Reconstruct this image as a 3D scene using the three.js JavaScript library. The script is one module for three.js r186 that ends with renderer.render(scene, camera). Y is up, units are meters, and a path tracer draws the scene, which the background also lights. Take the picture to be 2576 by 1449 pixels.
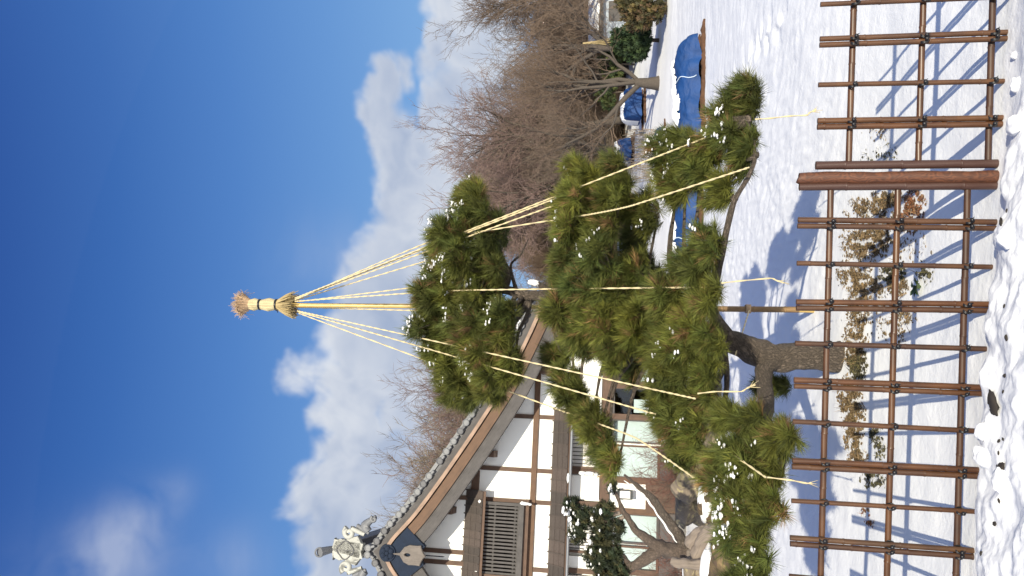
import * as THREE from 'three';
import { ImprovedNoise } from 'three/addons/math/ImprovedNoise.js';
import { mergeGeometries, mergeVertices } from 'three/addons/utils/BufferGeometryUtils.js';
import { RoundedBoxGeometry } from 'three/addons/geometries/RoundedBoxGeometry.js';

// ------------------------------------------------------------------ camera, sky, sun, exposure
// A portrait photograph lying on its side: the top of the place is at the left of the picture.
const scene = new THREE.Scene();
const EYE = new THREE.Vector3(0, 1.68, 0), PITCH = 10.2 * Math.PI / 180, ROLL = 1.0 * Math.PI / 180, F = 1990;
const camera = new THREE.PerspectiveCamera(2 * Math.atan(724.5 / F) * 180 / Math.PI, 1024 / 576, 0.05, 2000);
const FW = new THREE.Vector3(0, Math.sin(PITCH), -Math.cos(PITCH));
const UP0 = new THREE.Vector3(0, Math.cos(PITCH), Math.sin(PITCH));
const RT = new THREE.Vector3(1, 0, 0).multiplyScalar(Math.cos(ROLL)).addScaledVector(UP0, Math.sin(ROLL));
const UPV = new THREE.Vector3().crossVectors(RT, FW);
camera.matrixAutoUpdate = true;
camera.position.copy(EYE);
camera.quaternion.setFromRotationMatrix(new THREE.Matrix4().makeBasis(UPV.clone().negate(), RT, FW.clone().negate()));

const EXPOSURE = 1.2;
const renderer = new THREE.WebGLRenderer({ antialias: true });
renderer.setSize(1024, 576);
renderer.toneMapping = THREE.LinearToneMapping;
renderer.toneMappingExposure = EXPOSURE;
renderer.shadowMap.enabled = true;

const SUN_EL = 21.5 * Math.PI / 180, SUN_AZ = 11 * Math.PI / 180;    // behind the camera, a little to its right
const SUN = new THREE.Vector3(Math.cos(SUN_EL) * Math.sin(SUN_AZ), Math.sin(SUN_EL), Math.cos(SUN_EL) * Math.cos(SUN_AZ));
const sun = new THREE.DirectionalLight(new THREE.Color().setRGB(1, 0.918, 0.735), 5);
sun.position.copy(SUN).multiplyScalar(60);
sun.castShadow = true;
sun.shadow.mapSize.set(4096, 4096);
Object.assign(sun.shadow.camera, { left: -40, right: 40, top: 40, bottom: -40, near: 1, far: 200 });
scene.add(sun); scene.add(sun.target);

// ------------------------------------------------------------------ helpers
function mulberry(a) { return () => { a |= 0; a = a + 0x6D2B79F5 | 0; let t = Math.imul(a ^ a >>> 15, 1 | a); t = t + Math.imul(t ^ t >>> 7, 61 | t) ^ t; return ((t ^ t >>> 14) >>> 0) / 4294967296; }; }
let R = mulberry(7);
const rr = (a, b) => a + (b - a) * R();
const V = (x, y, z) => new THREE.Vector3(x, y, z);
const perlin = new ImprovedNoise();
const N3 = (x, y, z) => perlin.noise(x, y, z);
function fbm(x, y, z, oct = 4, gain = 0.5) { let s = 0, a = 1, n = 0; for (let i = 0; i < oct; i++) { s += a * N3(x, y, z); n += a; a *= gain; x *= 2.03; y *= 2.03; z = z * 2.03 + 7.1; } return s / n; }
const sstep = (a, b, x) => { const t = Math.min(1, Math.max(0, (x - a) / (b - a))); return t * t * (3 - 2 * t); };
const lerp = (a, b, t) => a + (b - a) * t;
const rgb = (r, g, b) => new THREE.Color().setRGB(r, g, b);
/** direction of a measured point of the photograph (2576 x 1449 grid): v runs down from the sky, y across from right to left */
function ray(v, y) { const a = (1449 - y - 724.5) / F, b = (1288 - v) / F; return FW.clone().addScaledVector(RT, a).addScaledVector(UPV, b); }
/** the point on that ray at a horizontal distance s ahead of the camera */
function at(v, y, s) { const d = ray(v, y); return EYE.clone().addScaledVector(d, s / -d.z); }
const pxm = (v, y, s) => { const p = at(v, y, s); return F / p.sub(EYE).dot(FW); };

const used = new Map();
function numbered(name) { const n = used.get(name) || 0; used.set(name, n + 1); return n ? `${name}_${String(n).padStart(3, '0')}` : name; }
function tag(o, label, category, group) { o.userData.label = label; o.userData.category = category; if (group) o.userData.group = group; return o; }
function thing(name, label, category, pos, turn = 0, group) { const o = new THREE.Group(); o.name = numbered(name); scene.add(o); if (pos) o.position.copy(pos); o.rotation.y = turn; return tag(o, label, category, group); }
function fix(g) { if (!g.index) g = mergeVertices(g, 1e-6); for (const k of Object.keys(g.attributes)) if (!['position', 'normal', 'uv', 'color'].includes(k)) g.deleteAttribute(k); return g; }
function join(list) { if (list.length === 1) return list[0]; const col = list.some(g => g.attributes.color); list = list.map(g => { g = g.index ? g : fix(g); if (!g.attributes.uv) g.setAttribute('uv', new THREE.Float32BufferAttribute(new Float32Array(g.attributes.position.count * 2), 2)); if (col && !g.attributes.color) g.setAttribute('color', new THREE.Float32BufferAttribute(new Float32Array(g.attributes.position.count * 3).fill(1), 3)); return g; }); return mergeGeometries(list, false); }
function mesh(name, geos, mat, parent = scene) { const m = new THREE.Mesh(Array.isArray(geos) ? join(geos) : geos, mat); m.name = parent === scene ? numbered(name) : name; m.castShadow = m.receiveShadow = true; parent.add(m); return m; }
function struct(name, geos, mat) { const m = mesh(name, geos, mat); m.userData.kind = 'structure'; return m; }
function moved(g, x, y, z, rx = 0, ry = 0, rz = 0) { g.applyMatrix4(new THREE.Matrix4().compose(V(x, y, z), new THREE.Quaternion().setFromEuler(new THREE.Euler(rx, ry, rz)), V(1, 1, 1))); return g; }
/** a box with uv in metres, v along its longest side, slightly rounded when r > 0 */
function box(w, h, d, r = 0) {
  const g = r ? new RoundedBoxGeometry(w, h, d, 1, Math.min(r, w / 2.1, h / 2.1, d / 2.1)) : new THREE.BoxGeometry(w, h, d);
  const p = g.attributes.position, n = g.attributes.normal, uv = g.attributes.uv, L = [w, h, d], o = R() * 7;
  for (let i = 0; i < p.count; i++) {
    const c = [p.getX(i), p.getY(i), p.getZ(i)], m = [Math.abs(n.getX(i)), Math.abs(n.getY(i)), Math.abs(n.getZ(i))], k = m.indexOf(Math.max(...m)), ax = [0, 1, 2].filter(q => q !== k);
    if (L[ax[0]] > L[ax[1]]) ax.reverse();
    uv.setXY(i, c[ax[0]] + o + k * 0.37, c[ax[1]] + o * 1.7);
  }
  return g.index ? g : mergeVertices(g);
}
/** a tapered tube through points; rad is a number, an array or a function of t; uv in metres */
function tube(pts, rad, sides = 6, caps = true, wob = 0) {
  const n = pts.length, pos = [], uv = [], idx = [], rf = typeof rad === 'function' ? rad : Array.isArray(rad) ? t => { const q = t * (rad.length - 1), i = Math.min(rad.length - 2, Math.floor(q)); return lerp(rad[i], rad[i + 1], q - i); } : () => rad;
  let T = pts[1].clone().sub(pts[0]).normalize(), A = Math.abs(T.y) < 0.9 ? V(0, 1, 0) : V(1, 0, 0), Nn = A.clone().sub(T.clone().multiplyScalar(A.dot(T))).normalize(), len = 0;
  const uo = R() * 5;
  for (let i = 0; i < n; i++) {
    const t = pts[Math.min(n - 1, i + 1)].clone().sub(pts[Math.max(0, i - 1)]); if (t.lengthSq() > 1e-12) T = t.normalize();
    Nn.sub(T.clone().multiplyScalar(Nn.dot(T))).normalize(); const B = V().crossVectors(T, Nn);
    if (i) len += pts[i].distanceTo(pts[i - 1]);
    const r0 = rf(i / (n - 1));
    for (let k = 0; k <= sides; k++) {
      const a = k / sides * Math.PI * 2; let r = r0;
      if (wob) { const kk = k % sides, aa = kk / sides * Math.PI * 2; r *= 1 + wob * N3(pts[i].x * 9 + Math.cos(aa) * 1.3, pts[i].y * 9, pts[i].z * 9 + Math.sin(aa) * 1.3); }
      pos.push(pts[i].x + (Nn.x * Math.cos(a) + B.x * Math.sin(a)) * r, pts[i].y + (Nn.y * Math.cos(a) + B.y * Math.sin(a)) * r, pts[i].z + (Nn.z * Math.cos(a) + B.z * Math.sin(a)) * r);
      uv.push(k / sides * 6.28 * Math.max(r0, 0.004) + uo, len + uo);
    }
  }
  for (let i = 0; i < n - 1; i++) for (let k = 0; k < sides; k++) { const a = i * (sides + 1) + k, b = a + sides + 1; idx.push(a, a + 1, b, a + 1, b + 1, b); }
  const g = new THREE.BufferGeometry();
  if (caps) for (const e of [0, n - 1]) { const c = pos.length / 3, s = e * (sides + 1); pos.push(pts[e].x, pts[e].y, pts[e].z); uv.push(uo, uo); for (let k = 0; k < sides; k++) { pos.push(pos[(s + k) * 3], pos[(s + k) * 3 + 1], pos[(s + k) * 3 + 2]); uv.push(uo + 0.01 * Math.cos(k), uo + 0.01 * Math.sin(k)); } for (let k = 0; k < sides; k++) { const a = c + 1 + k, b = c + 1 + (k + 1) % sides; e ? idx.push(c, a, b) : idx.push(c, b, a); } }
  g.setAttribute('position', new THREE.Float32BufferAttribute(pos, 3)); g.setAttribute('uv', new THREE.Float32BufferAttribute(uv, 2)); g.setIndex(idx); g.computeVertexNormals();
  // close the shading seam
  const nn = g.attributes.normal; for (let i = 0; i < n; i++) { const a = i * (sides + 1), b = a + sides, q = V(nn.getX(a) + nn.getX(b), nn.getY(a) + nn.getY(b), nn.getZ(a) + nn.getZ(b)).normalize(); nn.setXYZ(a, q.x, q.y, q.z); nn.setXYZ(b, q.x, q.y, q.z); }
  return g;
}
const curve = (pts, n, tens = 0.5) => new THREE.CatmullRomCurve3(pts, false, 'catmullrom', tens).getPoints(n);
/** a lumpy stone or clod */
function lump(r, detail = 3, rough = 0.25, sq = [1, 1, 1], freq = 1.6, seed = R() * 50) {
  let g = new THREE.IcosahedronGeometry(1, detail); g.deleteAttribute('uv'); g.deleteAttribute('normal'); g = mergeVertices(g, 1e-4);
  const p = g.attributes.position, q = V();
  for (let i = 0; i < p.count; i++) { q.fromBufferAttribute(p, i); const k = 1 + rough * (fbm(q.x * freq + seed, q.y * freq, q.z * freq, 3) * 1.6 + 0.35 * fbm(q.x * freq * 4, q.y * freq * 4 + seed, q.z * freq * 4, 2)); p.setXYZ(i, q.x * k * r * sq[0], q.y * k * r * sq[1], q.z * k * r * sq[2]); }
  const uv = new Float32Array(p.count * 2); for (let i = 0; i < p.count; i++) { uv[i * 2] = p.getX(i) + p.getZ(i) * 0.6; uv[i * 2 + 1] = p.getY(i) + p.getZ(i) * 0.5; }
  g.setAttribute('uv', new THREE.Float32BufferAttribute(uv, 2)); g.computeVertexNormals(); return g;
}
// tileable value noise for textures
function tileNoise(seed) { const r = mulberry(seed), tab = new Float32Array(65536).map(() => r()); return (x, y, px, py) => { const xi = Math.floor(x), yi = Math.floor(y), f = x - xi, g = y - yi, u = f * f * (3 - 2 * f), w = g * g * (3 - 2 * g), h = (a, b) => tab[((((a % px) + px) % px) * 131 + (((b % py) + py) % py) * 57 + seed * 13) & 65535]; return lerp(lerp(h(xi, yi), h(xi + 1, yi), u), lerp(h(xi, yi + 1), h(xi + 1, yi + 1), u), w); }; }
function tfbm(nz, u, v, fx, fy, oct, gain = 0.55) { let s = 0, a = 1, n = 0; for (let i = 0; i < oct; i++) { s += a * nz(u * fx, v * fy, fx, fy); n += a; a *= gain; fx *= 2; fy *= 2; } return s / n; }
function tex(size, rep, srgb, fn) {
  const d = new Uint8Array(size * size * 4);
  for (let j = 0; j < size; j++) for (let i = 0; i < size; i++) { const c = fn(i / size, j / size), o = (j * size + i) * 4; const a = Array.isArray(c) ? c : [c, c, c]; for (let k = 0; k < 3; k++) d[o + k] = Math.max(0, Math.min(255, a[k] * 255)); d[o + 3] = 255; }
  const t = new THREE.DataTexture(d, size, size, THREE.RGBAFormat, THREE.UnsignedByteType); t.wrapS = t.wrapT = THREE.RepeatWrapping; t.magFilter = THREE.LinearFilter; t.minFilter = THREE.LinearMipmapLinearFilter; t.generateMipmaps = true;
  t.repeat.set(rep, rep); if (srgb) t.colorSpace = THREE.SRGBColorSpace; t.needsUpdate = true; return t;
}

// ------------------------------------------------------------------ sky: clear deep blue over a bank of fair-weather cloud
{
  const W = 3072, H = 1536, data = new Float32Array(W * H * 4);
  const grad = [[0, 0.44, 0.60, 0.80], [6, 0.34, 0.53, 0.79], [14, 0.22, 0.43, 0.76], [22.6, 0.138, 0.312, 0.66], [29.3, 0.086, 0.228, 0.57], [36.6, 0.047, 0.150, 0.455], [43, 0.027, 0.098, 0.36], [60, 0.022, 0.085, 0.33], [90, 0.02, 0.08, 0.32]];
  const skyAt = el => { let i = 0; while (i < grad.length - 2 && el > grad[i + 1][0]) i++; const t = Math.min(1, Math.max(0, (el - grad[i][0]) / (grad[i + 1][0] - grad[i][0]))); return [1, 2, 3].map(k => lerp(grad[i][k], grad[i + 1][k], t)); };
  // heaps of the cloud bank: v, y, radius, weight (measured like everything else, then turned into directions)
  const heaps = [[900, 1470, 120, 1], [905, 1390, 140, 1], [845, 1260, 125, 1], [900, 1160, 130, 1], [890, 1060, 105, 1], [770, 955, 70, 0.42], [750, 985, 45, 0.3], [830, 930, 70, 0.5], [925, 960, 125, 1], [930, 860, 115, 1], [960, 770, 120, 0.95], [985, 690, 110, 0.75], [1040, 620, 95, 0.9], [1060, 540, 115, 1], [1030, 450, 110, 1], [985, 360, 100, 1], [930, 290, 66, 0.95], [955, 230, 55, 0.8], [1000, 200, 45, 0.55], [1080, 330, 60, 1.05], [1105, 270, 70, 1.1], [1115, 80, 72, 1], [1130, 10, 90, 1], [1120, -80, 100, 1], [1200, 60, 110, 1], [1100, 430, 130, 1], [1100, 800, 180, 1.1], [1100, 1000, 180, 1.1], [1050, 1250, 200, 1.1], [1100, 600, 160, 1], [1250, 200, 130, 0.95], [1250, 450, 160, 1], [1020, 1450, 200, 1], [1250, -150, 200, 1], [880, 1640, 180, 1], [950, 1800, 200, 1], [1180, 230, 120, 1], [1150, 120, 70, 0.85], [1240, 330, 140, 1], [1090, 160, 60, 0.6]]
    .map(([v, y, r, w]) => [ray(v, y).normalize(), r / F, w]);
  const wisps = [[300, 1330, 70, 0.50, 0], [320, 1400, 80, 0.55, 0], [390, 1280, 60, 0.36, 0], [450, 1235, 50, 0.24, 0], [250, 1390, 55, 0.3, 0], [570, 1390, 80, 0.20, 0], [620, 1440, 80, 0.2, 0], [230, 1500, 150, 0.5, 0], [800, 660, 130, 0.18, 0], [880, 640, 90, 0.3, 0]].map(([v, y, r, w]) => [ray(v, y).normalize(), r / F, w]);
  const d = V(), frame = ray(1000, 724).normalize(), near0 = q => q.dot(frame) > 0.5;
  for (let j = H / 2; j < H; j++) {
    const el = ((j + 0.5) / H - 0.5) * Math.PI, eld = el * 180 / Math.PI, base = skyAt(eld), cy = Math.cos(el), sy = Math.sin(el);
    for (let i = 0; i < W; i++) {
      const az = ((i + 0.5) / W - 0.5) * 2 * Math.PI; d.set(cy * Math.cos(az), sy, cy * Math.sin(az));
      const wx = 0.05 * fbm(d.x * 6 + 3, d.y * 6, d.z * 6, 3), wy = 0.05 * fbm(d.x * 6, d.y * 6 + 9, d.z * 6, 3), wd = near0(d) ? V(d.x + wx + 0.018 * fbm(d.x * 24, d.y * 24 + 5, d.z * 24, 3), d.y + wy + 0.018 * fbm(d.x * 24 + 7, d.y * 24, d.z * 24, 3), d.z).normalize() : d;
      let f = 0, c = base;
      if (eld < 75) {
        const near = d.dot(frame) > 0.5;
        let sum = 0;
        if (near) for (const [h, r, w] of heaps) { const q = 2 * (1 - wd.dot(h)) / (r * r); if (q < 1.7) sum = Math.max(sum, w * (1.08 - q)) + 0.12 * Math.max(0, w * (1 - q)); }
        // away from the heaps, unseen bank round the horizon, raised for shadow fill
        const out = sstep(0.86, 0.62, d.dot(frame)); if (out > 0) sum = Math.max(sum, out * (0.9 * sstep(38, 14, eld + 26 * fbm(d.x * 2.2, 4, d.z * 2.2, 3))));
        const bill = 1 - 2 * Math.abs(fbm(d.x * 17 + wx * 40, d.y * 17 + wy * 40, d.z * 17, 5, 0.56)), fine = fbm(d.x * 60, d.y * 60, d.z * 60, 4);
        f = sum > 0.01 ? sstep(0.08, 0.86, sum + 0.30 * (bill - 0.62) + 0.24 * fine) : 0;
        const wsp = near ? wisps.reduce((s, [h, r, w]) => { const q = 2 * (1 - d.dot(h)) / (r * r); return s + w * Math.exp(-q * 1.3); }, 0) : 0;
        const soft = 0.5 + 0.95 * fbm(d.x * 8 + wx * 30, d.y * 14, d.z * 8, 6, 0.6);
        const hw = Math.min(0.62, Math.max(0, wsp) * Math.max(0, soft) * 0.95);
        if (f > 0 || hw > 0) {
          const lit = Math.min(1, Math.max(0, 0.55 + 0.9 * fbm(d.x * 7 + 11, d.y * 9, d.z * 7, 4) + 0.35 * (bill - 0.6) + 0.5 * (0.55 - Math.min(1, sum))));
          const cl = [lerp(0.38, 0.78, lit), lerp(0.46, 0.81, lit), lerp(0.625, 0.86, lit)], lowmix = 0.3 * sstep(16, 4, eld);
          for (let k = 0; k < 3; k++) cl[k] = lerp(cl[k], [0.52, 0.64, 0.78][k], lowmix);
          const a = Math.min(1, f * 0.97);
          c = [0, 1, 2].map(k => lerp(lerp(base[k], [0.50, 0.56, 0.72][k], hw), cl[k], a));
        }
      }
      // glow added towards the sun, behind the camera, to lift shadow fill
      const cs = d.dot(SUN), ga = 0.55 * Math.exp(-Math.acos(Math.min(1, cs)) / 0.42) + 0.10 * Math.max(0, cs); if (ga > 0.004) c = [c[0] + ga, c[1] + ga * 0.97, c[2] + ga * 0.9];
      const o = (j * W + i) * 4; data[o] = c[0] / EXPOSURE; data[o + 1] = c[1] / EXPOSURE; data[o + 2] = c[2] / EXPOSURE; data[o + 3] = 1;
    }
  }
  for (let j = 0; j < H / 2; j++) for (let i = 0; i < W; i++) { const o = (j * W + i) * 4; data[o] = 0.44 / EXPOSURE; data[o + 1] = 0.55 / EXPOSURE; data[o + 2] = 0.72 / EXPOSURE; data[o + 3] = 1; }
  const sky = new THREE.DataTexture(data, W, H, THREE.RGBAFormat, THREE.FloatType);
  sky.mapping = THREE.EquirectangularReflectionMapping; sky.magFilter = sky.minFilter = THREE.LinearFilter; sky.needsUpdate = true;
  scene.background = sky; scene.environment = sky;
}

// ------------------------------------------------------------------ materials
const nzA = tileNoise(3), nzB = tileNoise(11), nzC = tileNoise(23);
const T = {
  snow: tex(512, 1, false, (u, v) => { const a = tfbm(nzA, u, v, 8, 8, 6, 0.62), b = tfbm(nzB, u, v, 40, 40, 3, 0.6); return 0.7 * a + 0.3 * b; }),
  snowFar: tex(512, 0.22, false, (u, v) => { const a = tfbm(nzA, u + 0.07 * tfbm(nzB, u, v, 5, 5, 3), v, 9, 14, 6, 0.6); return a * a * 1.4; }),
  grain: tex(512, 1.6, false, (u, v) => { const w = tfbm(nzA, u, v, 6, 2, 3), a = tfbm(nzB, u + 0.05 * w, v, 70, 3, 4, 0.6), c = tfbm(nzC, u, v, 5, 4, 4); return Math.min(1, 0.42 + 0.5 * a + 0.45 * (c - 0.35)); }),
  logGrain: tex(512, 2.4, true, (u, v) => { const w = tfbm(nzA, u, v, 5, 3, 4) * 1.1, s = 0.5 + 0.5 * Math.sin((u * 26 + w * 9) * Math.PI * 2), f = tfbm(nzB, u, v, 120, 5, 3), t = Math.min(1, 0.1 + 0.42 * s + 0.55 * f); return [lerp(0.21, 0.44, t), lerp(0.125, 0.27, t), lerp(0.09, 0.175, t)]; }),
  cane: tex(256, 1.4, true, (u, v) => { const a = tfbm(nzA, u, v, 30, 4, 4), b = tfbm(nzC, u, v, 6, 8, 4), t = Math.min(1, 0.35 * a + 0.8 * b); return [lerp(0.20, 0.37, t), lerp(0.128, 0.248, t), lerp(0.09, 0.152, t)]; }),
  bark: tex(512, 4.5, false, (u, v) => { const w = tfbm(nzA, u, v, 8, 6, 4), c = tfbm(nzB, u + 0.06 * w, v + 0.05 * w, 16, 7, 5, 0.6), r = Math.abs(c - 0.5) * 2; return Math.min(1, 0.30 + 0.95 * Math.pow(r, 0.7) + 0.25 * tfbm(nzC, u, v, 60, 60, 2)); }),
  plaster: tex(256, 0.7, false, (u, v) => 0.93 + 0.07 * tfbm(nzA, u, v, 5, 5, 6, 0.6)),
  stone: tex(512, 1.5, true, (u, v) => { const a = tfbm(nzA, u, v, 6, 6, 6, 0.62), b = tfbm(nzB, u, v, 14, 14, 5, 0.6), m = sstep(0.52, 0.62, b), t = 0.25 + 0.8 * a; return [lerp(0.52 * t + 0.1, 0.68 * t + 0.1, m), lerp(0.47 * t + 0.09, 0.63 * t + 0.09, m), lerp(0.40 * t + 0.08, 0.47 * t + 0.08, m)]; }),
  tarp: tex(512, 0.8, false, (u, v) => { const a = tfbm(nzA, u, v, 4, 4, 6, 0.6), b = tfbm(nzB, u, v, 9, 9, 4); return 0.55 + 0.5 * a + 0.22 * (b - 0.5) + ((Math.floor(u * 256) + Math.floor(v * 256)) % 2) * 0.03; }),
  wrinkle: tex(512, 0.7, false, (u, v) => { const w = tfbm(nzA, u, v, 3, 3, 4), a = tfbm(nzB, u + 0.25 * w, v + 0.15 * w, 5, 9, 5, 0.55); return Math.abs(a - 0.5) * 2; }),
  dirt: tex(256, 1, false, (u, v) => 0.45 + 0.75 * (tfbm(nzA, u, v, 9, 9, 6, 0.66) - 0.2)),
  tile: tex(256, 2, false, (u, v) => 0.6 + 0.4 * tfbm(nzC, u, v, 6, 6, 6, 0.65)),
  tileStain: tex(256, 1.1, true, (u, v) => { const a = tfbm(nzA, u, v, 5, 5, 6, 0.62), b = tfbm(nzB, u, v, 11, 4, 4), t = 0.70 + 0.3 * a - 0.28 * sstep(0.58, 0.72, b); return [t * 0.93, t * 0.93, t * 0.89]; }),
};
const M = {
  snow: new THREE.MeshStandardMaterial({ color: rgb(0.885, 0.89, 0.895), roughness: 0.55, bumpMap: T.snow, bumpScale: 0.007 }),
  snowCap: new THREE.MeshStandardMaterial({ color: rgb(0.885, 0.89, 0.895), roughness: 0.6 }),
  cane: new THREE.MeshStandardMaterial({ map: T.cane, roughness: 0.42 }),
  caneDark: new THREE.MeshStandardMaterial({ color: rgb(0.062, 0.03, 0.022), roughness: 0.5, roughnessMap: T.grain }),
  node: new THREE.MeshStandardMaterial({ color: rgb(0.05, 0.026, 0.018), roughness: 0.55 }),
  log: new THREE.MeshStandardMaterial({ map: T.logGrain, roughness: 0.6, bumpMap: T.grain, bumpScale: 0.0015 }),
  tie: new THREE.MeshStandardMaterial({ color: rgb(0.012, 0.012, 0.014), roughness: 0.35 }),
  bark: new THREE.MeshStandardMaterial({ color: rgb(0.175, 0.138, 0.108), map: T.bark, roughness: 0.95, bumpMap: T.bark, bumpScale: 0.03 }),
  needle: new THREE.MeshStandardMaterial({ color: rgb(1, 1, 1), roughness: 0.8, side: THREE.DoubleSide }),
  straw: new THREE.MeshStandardMaterial({ color: rgb(0.50, 0.385, 0.19), roughness: 0.8, map: T.grain }),
  strawPale: new THREE.MeshStandardMaterial({ color: rgb(0.64, 0.54, 0.31), roughness: 0.7, map: T.grain }),
  strawBrown: new THREE.MeshStandardMaterial({ color: rgb(0.46, 0.32, 0.20), roughness: 0.85 }),
  rope: new THREE.MeshStandardMaterial({ color: rgb(0.60, 0.505, 0.30), roughness: 0.85 }),
  bamboo: new THREE.MeshStandardMaterial({ color: rgb(0.68, 0.47, 0.16), roughness: 0.4, map: T.grain }),
  bambooOld: new THREE.MeshStandardMaterial({ color: rgb(0.28, 0.17, 0.075), roughness: 0.6, map: T.grain }),
  plaster: new THREE.MeshStandardMaterial({ color: rgb(0.86, 0.86, 0.82), map: T.plaster, roughness: 0.95 }),
  timber: new THREE.MeshStandardMaterial({ color: rgb(0.125, 0.072, 0.047), map: T.grain, roughness: 0.75, bumpMap: T.grain, bumpScale: 0.002 }),
  timberWarm: new THREE.MeshStandardMaterial({ color: rgb(0.135, 0.07, 0.036), map: T.grain, roughness: 0.7, bumpMap: T.grain, bumpScale: 0.002 }),
  timberPale: new THREE.MeshStandardMaterial({ color: rgb(0.37, 0.25, 0.18), map: T.grain, roughness: 0.75 }),
  timberGrey: new THREE.MeshStandardMaterial({ color: rgb(0.105, 0.096, 0.092), map: T.grain, roughness: 0.85, bumpMap: T.grain, bumpScale: 0.003 }),
  board: new THREE.MeshStandardMaterial({ color: rgb(0.092, 0.073, 0.064), map: T.grain, roughness: 0.8, bumpMap: T.grain, bumpScale: 0.003 }),
  pendant: new THREE.MeshStandardMaterial({ color: rgb(0.20, 0.172, 0.15), map: T.grain, roughness: 0.9, bumpMap: T.grain, bumpScale: 0.004 }),
  weathered: new THREE.MeshStandardMaterial({ color: rgb(0.27, 0.22, 0.18), map: T.grain, roughness: 0.9, bumpMap: T.grain, bumpScale: 0.004 }),
  copper: new THREE.MeshStandardMaterial({ color: rgb(0.009, 0.019, 0.042), map: T.tile, roughness: 0.9 }),
  tile: new THREE.MeshStandardMaterial({ color: rgb(0.19, 0.195, 0.205), map: T.tile, roughness: 0.55 }),
  tileDark: new THREE.MeshStandardMaterial({ color: rgb(0.11, 0.11, 0.118), map: T.tile, roughness: 0.6 }),
  tileWhite: new THREE.MeshStandardMaterial({ color: rgb(0.64, 0.64, 0.64), map: T.tileStain, roughness: 0.7, bumpMap: T.tile, bumpScale: 0.004 }),
  gutter: new THREE.MeshStandardMaterial({ color: rgb(0.17, 0.18, 0.2), roughness: 0.5, metalness: 0.3 }),
  glass: new THREE.MeshPhysicalMaterial({ color: rgb(0.97, 0.985, 0.98), roughness: 0.02, transmission: 1, thickness: 0, ior: 1.5 }),
  screen: new THREE.MeshStandardMaterial({ color: rgb(0.50, 0.575, 0.58), roughness: 0.9 }),
  shoji: new THREE.MeshStandardMaterial({ color: rgb(0.82, 0.80, 0.77), roughness: 0.9 }),
  iron: new THREE.MeshStandardMaterial({ color: rgb(0.05, 0.055, 0.055), roughness: 0.7 }), plinth: new THREE.MeshStandardMaterial({ color: rgb(0.22, 0.21, 0.20), map: T.dirt, roughness: 0.95 }), lining: new THREE.MeshStandardMaterial({ color: rgb(0.15, 0.10, 0.07), map: T.grain, roughness: 0.9, side: THREE.DoubleSide }),
  tarp: new THREE.MeshStandardMaterial({ color: rgb(0.003, 0.050, 0.20), map: T.tarp, roughness: 0.7, bumpMap: T.wrinkle, bumpScale: 0.02, side: THREE.DoubleSide }),
  cord: new THREE.MeshStandardMaterial({ color: rgb(0.5, 0.6, 0.72), roughness: 0.6 }),
  earth: new THREE.MeshStandardMaterial({ color: rgb(0.125, 0.062, 0.034), map: T.dirt, roughness: 1, bumpMap: T.dirt, bumpScale: 0.03 }),
  stone: new THREE.MeshStandardMaterial({ map: T.stone, roughness: 0.9, bumpMap: T.stone, bumpScale: 0.02 }),
  stoneDark: new THREE.MeshStandardMaterial({ color: rgb(0.5, 0.42, 0.38), map: T.stone, roughness: 0.9, bumpMap: T.stone, bumpScale: 0.02 }),
  white: new THREE.MeshStandardMaterial({ color: rgb(1, 1, 1), roughness: 0.9, side: THREE.DoubleSide }),
  debris: new THREE.MeshStandardMaterial({ color: rgb(0.03, 0.024, 0.02), roughness: 0.9, side: THREE.DoubleSide }),
};

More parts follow.
